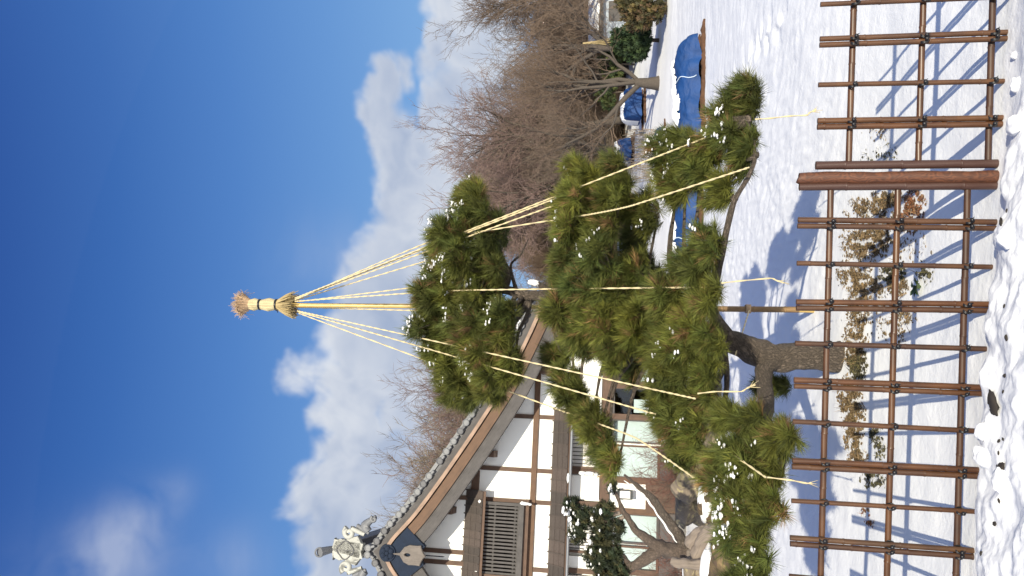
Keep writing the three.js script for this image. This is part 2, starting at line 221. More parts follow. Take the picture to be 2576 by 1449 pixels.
// ------------------------------------------------------------------ ground: one sheet of snow that rises gently to the wood
const PROFILE = [[-400, -2], [-60, -0.6], [0, 0.02], [4.4, 0], [5.6, 0.085], [6.6, 0.16], [7.3, 0.25], [9, 0.36], [12, 0.5], [18, 0.76], [24, 1.1], [30, 1.75], [36, 2.5], [45, 3.7], [60, 6.5], [90, 12], [150, 18], [420, 26]];
function profile(s) { const f = q => { let i = 0; while (i < PROFILE.length - 2 && q > PROFILE[i + 1][0]) i++; const [a, ya] = PROFILE[i], [b, yb] = PROFILE[i + 1]; return lerp(ya, yb, Math.min(1, Math.max(0, (q - a) / (b - a)))); }; const w = 0.07 * Math.abs(s) + 0.05; return (f(s - w) + 2 * f(s) + f(s + w)) / 4; }
const TRUNK_BASE = at(2140, 895, 6.6);
function ground(x, z) {
  const s = -z; let h = profile(s);
  h -= 0.045 * x * sstep(14, 5, s) * sstep(-6, 2, s) * Math.max(-1, Math.min(1, 2.4 / Math.max(0.01, Math.abs(x))));
  const near = sstep(11, 5, s);
  h += 0.02 * fbm(x * 0.9, 3.3, z * 0.9, 3) + 0.009 * fbm(x * 3.1, 1.7, z * 4.4, 3) * (1 + 1.2 * sstep(7, 14, s)) + (s > 8 ? 0.05 * fbm(x * 0.35, 8, z * 0.6, 3) * sstep(8, 20, s) : 0);
  h += 0.0018 * fbm(x * 14, 2.2, z * 10, 2) * near;
  const dx = x - TRUNK_BASE.x, dz = z - TRUNK_BASE.z; h += 0.05 * Math.exp(-(dx * dx + dz * dz) / 0.35);
  // the cleared, trampled bank in front of the fence
  const edge = 4.34 + 0.07 * N3(x * 1.7, 5, 0) + 0.05 * N3(x * 6, 2, 0) - 0.05 * sstep(0.4, 1.2, x);
  const b = sstep(edge, edge - 0.28, s) * sstep(-6, 1, s);
  if (b > 0) {
    const rough = lerp(1, 0.6, sstep(0.5, 1.0, x)) * (s > 2 ? 1 : 0.6);
    const l = 0.5 + 0.5 * fbm(x * 5.2, 9.1, z * 5.2, 2) + 0.16 * fbm(x * 9.5, 4.1, z * 9.5, 2), c = 1 - 2 * Math.abs(fbm(x * 11 + 4, 3.7, z * 11, 3));
    h += b * (0.055 + rough * (0.085 * l + 0.014 * sstep(0.3, 1, c) * l + 0.006 * fbm(x * 19 + 2, 1, z * 19, 2))) - b * 0.05 * sstep(0.3, 1.0, x);
  }
  // old footprints out in the field
  if (s > 6.2 && s < 30) { const k = sstep(6.2, 8.5, s) * sstep(30, 20, s); h += k * (0.020 * fbm(x * 4.6, 6, z * 3.2, 4, 0.6) + 0.012 * (1 - 2 * Math.abs(N3(x * 7.5, 2, z * 5.0)))); }
  if (s > 9 && s < 24) { const t = x - (3.1 + 0.05 * (s - 9) + 0.35 * N3(0, 3, s * 0.8)), w = Math.abs(t); if (w < 0.6) h -= 0.035 * sstep(0.32, 0.08, w) * sstep(0.1, 0.6, Math.sin(s * 9.5 + 2 * N3(x * 2, 1, s) + (t > 0 ? 2.6 : 0))) ; }
  return h;
}
{
  const axis = (bands) => { const o = []; let p = bands[0][0]; o.push(p); for (const [to, step, g = 1] of bands.slice(1)) { let q = step; while (p < to - q * 0.6) { p += q; q *= g; o.push(p); } if (to - p > 1e-3) { p = to; o.push(p); } } return o; };
  const xr = axis([[0], [1.75, 0.014], [3.2, 0.035], [12, 0.08], [22, 0.2], [400, 0.4, 1.16]]), xs = [...xr.slice(1).reverse().map(q => -q), ...xr];
  const fs = axis([[3.6], [4.7, 0.013], [7.5, 0.03], [13, 0.06], [26, 0.10], [50, 0.35], [420, 0.6, 1.12]]), bs = axis([[-3.6], [-2, 0.04], [2, 0.15], [300, 0.4, 1.22]]).slice(1).map(q => -q), ss = [...bs.reverse(), ...fs];
  const nx = xs.length, nz = ss.length, pos = new Float32Array(nx * nz * 3), uv = new Float32Array(nx * nz * 2), idx = [];
  for (let j = 0; j < nz; j++) for (let i = 0; i < nx; i++) { const o = j * nx + i; pos[o * 3] = xs[i]; pos[o * 3 + 1] = ground(xs[i], -ss[j]); pos[o * 3 + 2] = -ss[j]; uv[o * 2] = xs[i]; uv[o * 2 + 1] = ss[j]; }
  for (let j = 0; j < nz - 1; j++) for (let i = 0; i < nx - 1; i++) { const a = j * nx + i, b = a + nx; idx.push(a, a + 1, b, a + 1, b + 1, b); }
  const g = new THREE.BufferGeometry(); g.setAttribute('position', new THREE.BufferAttribute(pos, 3)); g.setAttribute('uv', new THREE.BufferAttribute(uv, 2)); g.setIndex(idx); g.computeVertexNormals();
  struct('snow_ground', g, M.snow);
}
/** where a measured point of the photograph meets the snow */
function onSnow(v, y, from = 2.5) { const d = ray(v, y); let t = from, st = 0.02; while (t < 130) { const p = EYE.clone().addScaledVector(d, t); if (p.y < ground(p.x, p.z)) return V(p.x, ground(p.x, p.z), p.z); t += st; st = 0.01 + t * 0.002; } return at(v, y, 60); }

// ------------------------------------------------------------------ the house: a white gable with dark timber framing
{
  const yaw = 11 * Math.PI / 180, ex = V(Math.cos(yaw), 0, -Math.sin(yaw)), nrm = V(Math.sin(yaw), 0, Math.cos(yaw));
  const P0 = at(1400, 1409, 19.4), baseY = 0.75, org = V(P0.x, baseY, P0.z);
  /** measured point -> (x, y) on the facade, or on a plane set off in front of it */
  const fc = (v, y, off = 0) => { const d = ray(v, y), o = org.clone().addScaledVector(nrm, off), t = o.clone().sub(EYE).dot(nrm) / d.dot(nrm), p = EYE.clone().addScaledVector(d, t).sub(o); return [p.dot(ex), p.y]; };
  const house = thing('plaster_house', 'white plastered house with dark timber framing and a tiled gable behind the pine', 'house', org, yaw);
  const OV = 1.0;                                                     // the verge stands this far in front of the wall
  // verge line (upper edge of the tile row), from the ridge down, as (x, y) on the plane of the bargeboards
  const vergeM = [[905, 1409], [935, 1368], [965, 1327], [1017, 1270], [1084, 1180], [1164, 1064], [1240, 945], [1303, 820], [1330, 757]].map(([v, y]) => fc(v, y, OV));
  vergeM[0][0] = 0;
  const vline = new THREE.CatmullRomCurve3(vergeM.map(([x, y]) => V(x, y, 0)), false, 'catmullrom', 0.4).getPoints(40);
  /** a strip along the verge between two distances below the tile line, from z0 to z1 (in front of the wall) */
  function strip(o0, o1, z0, z1, side, from = 0, to = 1, wave = 0) {
    const a = Math.round(from * 40), b = Math.round(to * 40), pos = [], uv = [], idx = []; let L = 0;
    for (let i = a; i <= b; i++) {
      const p = vline[i], t = vline[Math.min(40, i + 1)].clone().sub(vline[Math.max(0, i - 1)]).normalize(), nx = -t.y, ny = t.x; // points up and out
      const nn = ny < 0 ? [-nx, -ny] : [nx, ny]; if (i > a) L += p.distanceTo(vline[i - 1]);
      for (const [o, z] of [[o0, z1], [o1, z1], [o1, z0], [o0, z0]]) { let X = p.x - nn[0] * o, Y = p.y - nn[1] * o; if (X < 0 || i === 0) { const k = ny !== 0 ? t.y / t.x : 0; Y -= k * X; X = 0; } pos.push(side * X, Y, z); uv.push(o + z, L); }
    }
    const m = b - a + 1; for (let i = 0; i < m - 1; i++) for (let k = 0; k < 4; k++) { const p = i * 4 + k, q = i * 4 + (k + 1) % 4; side > 0 ? idx.push(p, q, p + 4, q, q + 4, p + 4) : idx.push(p, p + 4, q, q, p + 4, q + 4); }
    const e = (m - 1) * 4; side > 0 ? idx.push(e, e + 1, e + 2, e, e + 2, e + 3, 0, 2, 1, 0, 3, 2) : idx.push(e, e + 2, e + 1, e, e + 3, e + 2, 0, 1, 2, 0, 2, 3);
    let g = new THREE.BufferGeometry(); g.setAttribute('position', new THREE.Float32BufferAttribute(pos, 3)); g.setAttribute('uv', new THREE.Float32BufferAttribute(uv, 2)); g.setIndex(idx);
    g = g.toNonIndexed(); g.computeVertexNormals(); return mergeVertices(g);
  }
  const DEPTH = 13;
  for (const s of [1, -1]) {
    const rf = mesh('roof', strip(0.10, 0.22, -DEPTH, OV - 0.06, s), M.tileDark, house);
    // tiles of the verge row: a round cap end and the curved pan beside it
    const cap = new THREE.CylinderGeometry(0.088, 0.088, 0.42, 14); moved(cap, 0, 0, -0.21, Math.PI / 2, 0, 0);
    const rim = new THREE.TorusGeometry(0.074, 0.014, 5, 14); const pan = box(0.13, 0.07, 0.36, 0.025);
    const capG = join([mergeVertices(cap), mergeVertices(rim)]);
    let L = 0.1, acc = 0;
    for (let i = 1; i < 41; i++) { const d = vline[i].distanceTo(vline[i - 1]); acc += d; if (acc >= L) { L += 0.255; const t = vline[i].clone().sub(vline[i - 1]), ang = Math.atan2(t.y, t.x), p = vline[i];
      const c = mesh('roof_tile', capG, i % 3 ? M.tile : M.tileDark, rf); c.position.set(s * (p.x + Math.sin(ang) * -0.02), p.y - 0.09, OV + 0.05 + 0.012 * (R() - 0.5)); 
      const q = mesh('roof_tile', pan, i % 4 ? M.tile : M.tileDark, rf); q.position.set(s * (p.x + 0.115 * Math.cos(ang)), p.y - 0.10 + 0.115 * Math.sin(ang), OV - 0.13); q.rotation.z = s * (ang - 0.12); } }
    mesh('verge_ridge', strip(-0.02, 0.07, OV - 0.45, OV - 0.10, s), M.tile, rf);
    mesh('verge_board', strip(0.17, 0.31, OV - 0.5, OV - 0.02, s), M.timberGrey, house);
    mesh('verge_batten', strip(0.315, 0.40, OV - 0.45, OV + 0.03, s), M.timberPale, house);
    mesh('bargeboard', strip(0.43, 0.66, OV - 0.16, OV - 0.02, s, 0.315, 1), M.timberWarm, house);
    mesh('bargeboard_copper', strip(0.425, 1.06, OV - 0.17, OV, s, 0, 0.325), M.copper, house);
    mesh('soffit_board', strip(0.66, 0.96, OV - 0.22, OV - 0.07, s, 0.315, 1), M.timberGrey, house);
    mesh('eave_soffit', strip(0.40, 0.46, -DEPTH, OV - 0.18, s), M.timber, house);
    for (const k of [0.36, 0.56, 0.78]) { const p = vline[Math.round(k * 40)]; mesh('purlin_end', moved(box(0.16, 0.2, 0.5, 0.01), s * p.x, p.y - 1.08, 0.25), M.timber, house); }
  }
  // wall body: gable polygon with thickness
  const corner = fc(1400, 862)[0], apexY = vergeM[0][1] - 0.5;
  const eaveY = fc(1372, 862)[1];
  const holes = [];
  const rect = (v0, v1, y0, y1) => { const a = fc((v0 + v1) / 2, y0), b = fc((v0 + v1) / 2, y1), t = fc(v0, (y0 + y1) / 2), u = fc(v1, (y0 + y1) / 2); return { x0: Math.min(a[0], b[0]), x1: Math.max(a[0], b[0]), y1: t[1], y0: u[1] }; };
  const slab = (r, z0, z1, round = 0) => moved(box(r.x1 - r.x0, r.y1 - r.y0, z1 - z0, round), (r.x0 + r.x1) / 2, (r.y0 + r.y1) / 2, (z0 + z1) / 2);
  const lv = (v, y) => fc(v, y)[1], lx = (y, v = 1400) => fc(v, y)[0];
  // levels (heights on the facade), read near its middle
  const yBeamT = lv(1334, 1250), yBeamB = lv(1348, 1250), yRoofT = lv(1393, 1250), yRoofB = lv(1425, 1250), yTrB = lv(1500, 1290), ySillT = lv(1505, 1290);
  const yLint = lv(1518, 1290), yLintB = lv(1532, 1290), yWinT = yLintB, yWinB = lv(1658, 1290), yFloor = lv(1690, 1290);
  const upTop = lv(1188, 1200), upBot = lv(1207, 1200), XL = -6.2;
  // plaster panels of the gable and the upper floor: everything between the timbers, one sheet 0.22 thick with its own edges
  const posts = [1051, 1187, 1267, 1437].map(y => lx(y));             // x of the framing posts
  const wx1 = lx(1262, 1260), wx0 = -wx1, wT = lv(1216, 1350), wB = lv(1306, 1350);
  holes.push({ x0: wx0 + 0.05, x1: wx1 - 0.05, y0: wB, y1: wT + 0.1 });
  const panel = (x0, x1, y0, y1, name = 'plaster_panel') => { const r = { x0, x1, y0, y1 }; mesh(name, slab(r, -0.22, 0), M.plaster, house); };
  const roofYAt = x => { const ax = Math.abs(x); for (let i = 1; i < 41; i++) if (vline[i].x >= ax) { const a = vline[i - 1], b = vline[i]; return lerp(a.y, b.y, (ax - a.x) / (b.x - a.x)); } return vline[40].y; };
  const xs = [XL, -posts[1] * 0.2 - 3.4, -wx1 - 0.0, ...posts.slice().reverse(), corner];
  for (let i = 0; i < xs.length - 1; i++) {
    const x0 = xs[i] + 0.05, x1 = xs[i + 1] - 0.05;
    panel(x0, x1, yRoofT - 0.1, yBeamB + 0.0);
    // upper panel cut by the roof slope
    const inW = Math.abs((x0 + x1) / 2) < wx1, yb = inW ? wT + 0.14 : yBeamT; if (inW) panel(x0, x1, yBeamT, wB - 0.2);
    const top = x => roofYAt(x) - 0.55, mid = (x0 + x1) / 2, pts = [[x0, yb]]; pts.push([x1, yb]); if (top(x1) > yb) pts.push([x1, top(x1)]); if (x0 < 0 && x1 > 0) pts.push([0, top(0)]); if (top(x0) > yb) pts.push([x0, top(x0)]);
    if (pts.length > 2) { const g = new THREE.ExtrudeGeometry(new THREE.Shape(pts.map(p => new THREE.Vector2(...p))), { depth: 0.21, bevelEnabled: false }); mesh('plaster_panel', fix(moved(g, 0, 0, -0.21)), M.plaster, house); }
  }
  // framing
  const beam = (x0, x1, y0, y1, z = 0.05, m = M.timber, name = 'beam') => mesh(name, slab({ x0, x1, y0, y1 }, -0.15, z, 0.008), m, house);
  beam(XL, corner + 0.05, yBeamB, yBeamT, 0.06, M.timberWarm);
  { const half = vline.find(p => p.y - 0.9 < upTop)?.x || 3; beam(-half, half, upBot, upTop, 0.07, M.timber); }
  for (const [i, x] of posts.entries()) { mesh('post', slab({ x0: x - 0.055, x1: x + 0.055, y0: Math.abs(x) < wx1 - 0.1 ? wT + 0.17 : yBeamT, y1: roofYAt(x) - 0.6 }, -0.15, 0.035), M.timber, house); mesh('post', slab({ x0: x - 0.055, x1: x + 0.055, y0: yRoofT - 0.1, y1: yBeamB }, -0.15, 0.036), M.timber, house); }
  mesh('post', slab({ x0: -1.95, x1: -1.85, y0: yBeamT, y1: roofYAt(1.9) - 0.6 }, -0.15, 0.035), M.timber, house);
  mesh('post', slab({ x0: -0.05, x1: 0.06, y0: upTop, y1: apexY - 0.3 }, -0.15, 0.034), M.timber, house);
  mesh('post', slab({ x0: corner - 0.14, x1: corner + 0.02, y0: -0.5, y1: eaveY - 0.2 }, -0.2, 0.04), M.timber, house);

  /** a pent roof of long boards laid in overlapping courses */
  function pent(x0, x1, yT, yB, out, cols, cover, nm) {
    const r = mesh(nm, (() => { const sh = new THREE.Shape([[0, yT], [out, yB + 0.03], [out, yB - 0.03], [0, yT - 0.1]].map(q => new THREE.Vector2(...q))); const g = new THREE.ExtrudeGeometry(sh, { depth: x1 - x0, bevelEnabled: false }); g.applyMatrix4(new THREE.Matrix4().makeBasis(V(0, 0, 1), V(0, 1, 0), V(-1, 0, 0))); return fix(moved(g, x1, -0.035, 0)); })(), M.timber, house);
    const ang = Math.atan2(yT - yB, out), len = Math.hypot(out, yT - yB), w = (x1 - x0) / cols;
    for (let c = 0; c < cols; c++) for (let k = 0; k < 3; k++) {
      const l = len / 3, g = mesh('roof_board', boards[(c + k) % 3], boardMs[(c * 5 + k * 3 + (c >> 1)) % 3], r); g.scale.set(w - 0.012, 1, l + 0.05);
      const d = (k + 0.5) * l; g.position.set(x0 + (c + 0.5) * w, yT - Math.sin(ang) * d + 0.022 + 0.004 * R(), Math.cos(ang) * d); g.rotation.x = ang - 0.05;
    }
    for (let c = 0; c <= cols; c++) { const b = mesh('roof_batten', boards[c % 3], M.board, r); b.scale.set(0.03, 1.3, len + 0.02); b.position.set(x0 + c * w, (yT + yB) / 2 + 0.048, out / 2); b.rotation.x = ang; }
    return r;
  }
  const boards = [0, 1, 2].map(() => box(1, 0.022, 1)), boardMs = [M.board, M.board.clone(), M.board.clone()]; boardMs[1].color.setRGB(0.112, 0.086, 0.075); boardMs[2].color.setRGB(0.076, 0.062, 0.055);
  // upper lattice window under its own little roof
  pent(-lx(1232, 1190), lx(1232, 1190), upTop + 0.10, fc(1211, 1300, 0.36)[1] - 0.02, 0.36, 16, false, 'window_roof');
  const lat = mesh('lattice_window', slab({ x0: wx0 + 0.07, x1: wx1 - 0.07, y0: wB, y1: wB + 0.05 }, 0.0, 0.14), M.timberGrey, house);
  mesh('frame', join([slab({ x0: wx0, x1: wx0 + 0.07, y0: wB, y1: wT + 0.1 }, 0, 0.24), slab({ x0: wx1 - 0.07, x1: wx1, y0: wB, y1: wT + 0.1 }, 0, 0.24), slab({ x0: wx0 - 0.03, x1: wx1 + 0.03, y0: wB - 0.13, y1: wB }, 0, 0.28), slab({ x0: wx0, x1: wx1, y0: wT + 0.03, y1: wT + 0.16 }, 0.001, 0.24)]), M.timberGrey, lat);
  mesh('sill_beam', slab({ x0: wx0 - 0.1, x1: wx1 + 0.1, y0: wB - 0.24, y1: wB - 0.132 }, 0, 0.19), M.timber, lat);
  for (const [a, b] of [[0.36, 0.40], [0.985, 1.005]]) { const y = lerp(wB, wT, 1 - a * 0.9); mesh('rail', slab({ x0: wx0 + 0.07, x1: wx1 - 0.07, y0: y - 0.022, y1: y + 0.022 }, 0.1, 0.15), M.timberGrey, lat); }
  { const n = 28, gs = box(0.05, wT - wB + 0.06, 0.05, 0.004); for (let i = 0; i < n; i++) { const s = mesh('slat', gs, M.timberGrey, lat); s.position.set(lerp(wx0 + 0.12, wx1 - 0.12, i / (n - 1)), (wT + wB) / 2 + 0.02, 0.18); } for (const x of [-0.02]) mesh('mullion', slab({ x0: lx(1447, 1260) - 0.03, x1: lx(1447, 1260) + 0.04, y0: wB, y1: wT + 0.05 }, 0.1, 0.25), M.timber, lat); }
  // snow left on the frame and brackets
  const snowBits = (list, z) => list.forEach(([v, y, w, h]) => { const [x, yy] = fc(v, y, z); const m = mesh('snow', lump(1, 2, 0.25, [w, h, 0.07], 2.2), M.snowCap, house); m.position.set(x, yy, z); });
  snowBits([[1212, 1261, 0.06, 0.09], [1203, 1437, 0.05, 0.08], [1320, 1267, 0.04, 0.12], [1333, 1269, 0.03, 0.05], [1314, 1264, 0.03, 0.04]], 0.28);

  // lower pent roof along the whole front
  const pentR = lx(1030, 1410);
  const yOut = fc(1426, 1250, 0.44)[1]; pent(XL, pentR, yRoofT + 0.05, yOut, 0.44, 34, true, 'pent_roof');
  mesh('gutter', moved(new THREE.CapsuleGeometry(0.035, pentR - XL, 4, 8), (pentR + XL) / 2, yOut - 0.07, 0.48, 0, 0, Math.PI / 2), M.gutter, house);
  mesh('snow', lump(1, 3, 0.3, [0.12, 0.03, 0.05], 2), M.snowCap, house).position.set(lx(1199, 1420), yOut - 0.02, 0.5);
  // wall band under the pent roof: panels and transom grilles
  const gx = [[1055, 1180], [1290, 1392]];
  const band = (y0, y1) => ({ x0: Math.min(lx(y0, 1470), lx(y1, 1470)), x1: Math.max(lx(y0, 1470), lx(y1, 1470)) });
  for (const [a, b] of [[1196, 1256], [1401, 1440], [890, 1040]]) { const q = band(a, b); mesh('plaster_panel', slab({ ...q, y0: ySillT, y1: yRoofT }, -0.22, 0), M.plaster, house); }
  mesh('plaster_panel', slab({ x0: XL, x1: lx(1450, 1470), y0: ySillT, y1: yRoofT }, -0.22, 0.0), M.plaster, house);
  for (const [a, b] of gx) {
    const q = band(a, b), w = mesh('transom_window', slab({ ...q, y0: ySillT, y1: yRoofT }, -0.21, -0.06), M.shoji, house);
    mesh('frame', join([slab({ x0: q.x0, x1: q.x0 + 0.06, y0: ySillT, y1: yRoofT }, -0.05, 0.03), slab({ x0: q.x1 - 0.06, x1: q.x1, y0: ySillT, y1: yRoofT }, -0.05, 0.03), slab({ x0: q.x0 + 0.06, x1: q.x1 - 0.06, y0: ySillT - 0.02, y1: ySillT + 0.05 }, -0.05, 0.035)]), M.timber, w);
    for (let i = 1; i < 12; i++) { const x = lerp(q.x0 + 0.03, q.x1 - 0.03, i / 12); mesh('bar', slab({ x0: x - 0.011, x1: x + 0.011, y0: ySillT + 0.05, y1: yRoofT }, -0.05, 0.0), M.timberGrey, w); }
  }
  for (const y of [1187, 1267, 1437, 1050]) { const x = lx(y, 1470); mesh('post', slab({ x0: x - 0.06, x1: x + 0.06, y0: yLint, y1: yRoofT }, -0.2, 0.045), M.timber, house); }
  beam(XL, corner - 0.14, yLintB, ySillT - 0.02, 0.06, M.timber, 'lintel');
  snowBits([[1465, 1190, 0.05, 0.10], [1484, 1191, 0.05, 0.12], [1500, 1193, 0.04, 0.05], [1470, 1276, 0.04, 0.07]], 0.1);

  // ground floor: panel with the lantern, sliding windows with pale screens behind their glass
  const winPost = [1188, 1216 - 4, 1284, 1440];
  const pnl = { x0: lx(1286, 1590), x1: lx(1213, 1590) };
  mesh('plaster_panel', slab({ ...pnl, y0: lv(1624, 1250), y1: yLintB }, -0.22, 0), M.plaster, house);
  const dado = mesh('timber_dado', slab({ ...pnl, y0: yFloor - 0.3, y1: lv(1624, 1250) }, -0.2, 0.02), M.timber, house);
  for (let i = 0; i < 4; i++) { const w = (pnl.x1 - pnl.x0) / 4; mesh('dado_board', slab({ x0: pnl.x0 + i * w + 0.015, x1: pnl.x0 + (i + 1) * w - 0.015, y0: yFloor - 0.2, y1: lv(1632, 1250) }, 0.0, 0.045, 0.006), M.timber, dado); }
  mesh('rail', slab({ ...pnl, y0: lv(1640, 1250), y1: lv(1626, 1250) }, 0, 0.06), M.timber, dado);
  const wins = [[1292, 1370], [1374, 1460], [1055, 1116], [1120, 1206], [975, 1048], [895, 968]];
  for (const [k, [a, b]] of wins.entries()) {
    const x0 = lx(b, 1600), x1 = lx(a, 1600), q = { x0, x1, y0: yWinB, y1: yWinT }, open = k > 3, w = mesh('sliding_window', open ? slab({ ...q, y1: q.y0 + 0.05 }, -0.21, -0.07) : slab(q, -0.21, -0.18), open ? M.timber : M.screen, house); if (open) holes.push({ ...q, x0: x0 + 0.01, x1: x1 - 0.01 });
    mesh('window_frame', join([slab({ ...q, x1: x0 + 0.05 }, -0.06, 0.03), slab({ ...q, x0: x1 - 0.05 }, -0.06, 0.03), slab({ x0: x0 + 0.05, x1: x1 - 0.05, y0: yWinB, y1: yWinB + 0.06 }, -0.06, 0.028), slab({ x0: x0 + 0.05, x1: x1 - 0.05, y0: yWinT - 0.07, y1: yWinT }, -0.06, 0.028)]), k % 2 ? M.timber : M.timberGrey, w);
    mesh('pane', slab({ x0: x0 + 0.05, x1: x1 - 0.05, y0: yWinB + 0.06, y1: yWinT - 0.07 }, -0.045, -0.04), M.glass, w);
    if (k === 5 || k === 4) mesh('curtain', slab({ x0: x0 + 0.1, x1: lerp(x0, x1, 0.6), y0: yWinB + 0.1, y1: lerp(yWinB, yWinT, 0.55) }, -0.17, -0.14), M.screen, w);
  }
  for (const y of [1050, 1210, 1287, 1440, 972]) { const x = lx(y, 1600); mesh('post', slab({ x0: x - 0.07, x1: x + 0.07, y0: yFloor - 0.3, y1: yLintB }, -0.2, 0.055), y === 1210 || y === 1287 ? M.timberWarm : M.timber, house); }
  mesh('veranda_sill', slab({ x0: XL, x1: lx(1290, 1680), y0: yFloor - 0.07, y1: yWinB - 0.01 }, -0.1, 0.34, 0.01), M.timberGrey, house);
  mesh('veranda_sill', slab({ x0: lx(1210, 1680), x1: corner, y0: yFloor - 0.07, y1: yWinB - 0.01 }, -0.1, 0.34, 0.01), M.timberGrey, house);
  mesh('foundation', slab({ x0: XL, x1: corner, y0: -1.3, y1: yFloor - 0.08 }, -0.2, 0.1), M.plinth, house);
  // wall lantern
  { const [x, y] = fc(1572, 1244, 0.1), lt = thing('wall_lantern', 'small dark metal lantern on the white wall panel beside the windows', 'lantern', org.clone().addScaledVector(ex, x).add(V(0, y, 0)).addScaledVector(nrm, 0.13), yaw);
    mesh('roof', moved(new THREE.ConeGeometry(0.2, 0.12, 4), 0, 0.2, 0, 0, Math.PI / 4, 0), M.iron, lt);
    const fr = []; for (const [a, b] of [[-1, -1], [1, -1], [-1, 1], [1, 1]]) fr.push(moved(box(0.022, 0.3, 0.022), a * 0.1, 0, b * 0.09)); for (const yy of [-0.15, 0.14]) for (const b of [-0.09, 0.09]) fr.push(moved(box(0.2, 0.02, 0.02), 0, yy, b)); fr.push(moved(box(0.22, 0.03, 0.2), 0, -0.17, 0));
    mesh('frame', fr, M.iron, lt); mesh('pane', moved(box(0.17, 0.26, 0.15), 0, 0, 0), M.shoji, lt); mesh('bracket', tube(curve([V(0, 0.25, 0), V(0, 0.31, -0.02), V(0, 0.3, -0.13)], 8), 0.014, 6), M.iron, lt);
  }
  // the body of the house, with openings into plain timber-lined rooms
  { const wallShape = new THREE.Shape([[-corner, -1.2], [corner, -1.2], [corner, eaveY], [0, apexY], [-corner, eaveY]].map(([x, y]) => new THREE.Vector2(x, y)));
    for (const q of holes) { wallShape.holes.push(new THREE.Path([[q.x0, q.y0], [q.x0, q.y1], [q.x1, q.y1], [q.x1, q.y0]].map(p => new THREE.Vector2(...p)))); const m = 0.004, dp = 3.2, W = q.x1 - q.x0 - 2 * m, H = q.y1 - q.y0 - 2 * m, cx = (q.x0 + q.x1) / 2, cy = (q.y0 + q.y1) / 2, zc = -0.225 - dp / 2;
      mesh('room_lining', [moved(box(0.03, H, dp), q.x0 + m + 0.015, cy, zc), moved(box(0.03, H, dp), q.x1 - m - 0.015, cy, zc), moved(box(W - 0.07, 0.03, dp), cx, q.y0 + m + 0.015, zc), moved(box(W - 0.07, 0.03, dp), cx, q.y1 - m - 0.015, zc), moved(box(W, H, 0.03), cx, cy, zc - dp / 2 - 0.02)], M.lining, house); }
    const gw = new THREE.ExtrudeGeometry(wallShape, { depth: DEPTH - 0.8, bevelEnabled: false }); moved(gw, 0, 0, -DEPTH + 0.8 - 0.22); mesh('wall', fix(gw), M.plaster, house); }
  // gable pendant (carved board) and its rosette
  { const pts = [[1003, 1409], [1007, 1392], [1019, 1377], [1032, 1372], [1058, 1376], [1064, 1391], [1069, 1409]].map(([v, y]) => fc(v, y, OV + 0.05)), sh = new THREE.Shape();
    sh.moveTo(0, pts[0][1] + 0.14); sh.quadraticCurveTo(pts[1][0] * 0.5, pts[1][1] + 0.05, pts[1][0], pts[1][1]); sh.lineTo(pts[2][0], pts[2][1]); sh.quadraticCurveTo(pts[2][0] * 1.12, (pts[2][1] + pts[3][1]) / 2, pts[3][0], pts[3][1]); sh.quadraticCurveTo(pts[3][0] * 0.92, (pts[3][1] + pts[4][1]) / 2, pts[4][0] * 1.1, pts[4][1]); sh.quadraticCurveTo(pts[5][0] * 0.6, pts[5][1] + 0.02, 0, pts[6][1]);
    const R2 = sh.getPoints(8), full = [...R2, ...R2.slice().reverse().map(p => new THREE.Vector2(-p.x, p.y))], shp = new THREE.Shape(full);
    const hole = new THREE.Path(); hole.absellipse(0, pts[3][1] + 0.05, 0.05, 0.09, 0, Math.PI * 2); shp.holes.push(hole);
    const g = new THREE.ExtrudeGeometry(shp, { depth: 0.07, bevelEnabled: true, bevelSize: 0.012, bevelThickness: 0.012, bevelSegments: 1 }); mesh('gable_pendant', fix(moved(g, 0, 0, OV)), M.pendant, house);
    const [, ry] = fc(974, 1409, OV), ro = []; ro.push(moved(new THREE.CylinderGeometry(0.2, 0.22, 0.05, 24), 0, ry, OV + 0.02, Math.PI / 2, 0, 0)); for (let i = 0; i < 6; i++) ro.push(moved(new THREE.SphereGeometry(0.075, 8, 6), Math.cos(i * 1.047) * 0.11, ry + Math.sin(i * 1.047) * 0.11, OV + 0.035)); ro.push(moved(new THREE.SphereGeometry(0.06, 8, 6), 0, ry, OV + 0.05));
    mesh('rosette', ro.map(q => { const z = fix(q); return z; }), M.copper, house);
  }
  // ridge-end tile: upright plate with a framed boss, side scrolls and a round finial leaning forward
  { const z = OV + 0.05, c = fc(868, 1409, z), oni = mesh('ridge_end_tile', (() => { const P = (v, y) => { const q = fc(v, y, z); return new THREE.Vector2(q[0], q[1]); };
      const half = [P(838, 1406), P(838, 1385), P(845, 1362), P(858, 1357), P(872, 1360), P(884, 1354), P(900, 1351), P(908, 1368), P(908, 1388), P(912, 1406)], sh = new THREE.Shape([...half, ...half.slice().reverse().map(p => new THREE.Vector2(-p.x, p.y))]);
      const g = new THREE.ExtrudeGeometry(sh, { depth: 0.12, bevelEnabled: true, bevelSize: 0.02, bevelThickness: 0.02, bevelSegments: 2 }); return fix(moved(g, 0, 0, z - 0.1)); })(), M.tileWhite, house);
    const zz = z + 0.05;
    mesh('boss_frame', (() => { const pts = []; for (let i = 0; i <= 32; i++) { const a = i / 32 * Math.PI * 2, k = 1 + 0.10 * Math.cos(4 * a); pts.push(V(Math.cos(a) * 0.20 * k, c[1] + Math.sin(a) * 0.20 * k, zz)); } return tube(pts, 0.014, 6, false); })(), M.tileDark, oni);
    mesh('joint_line', moved(box(0.014, 0.62, 0.012), 0, c[1], zz - 0.006), M.tileDark, oni);
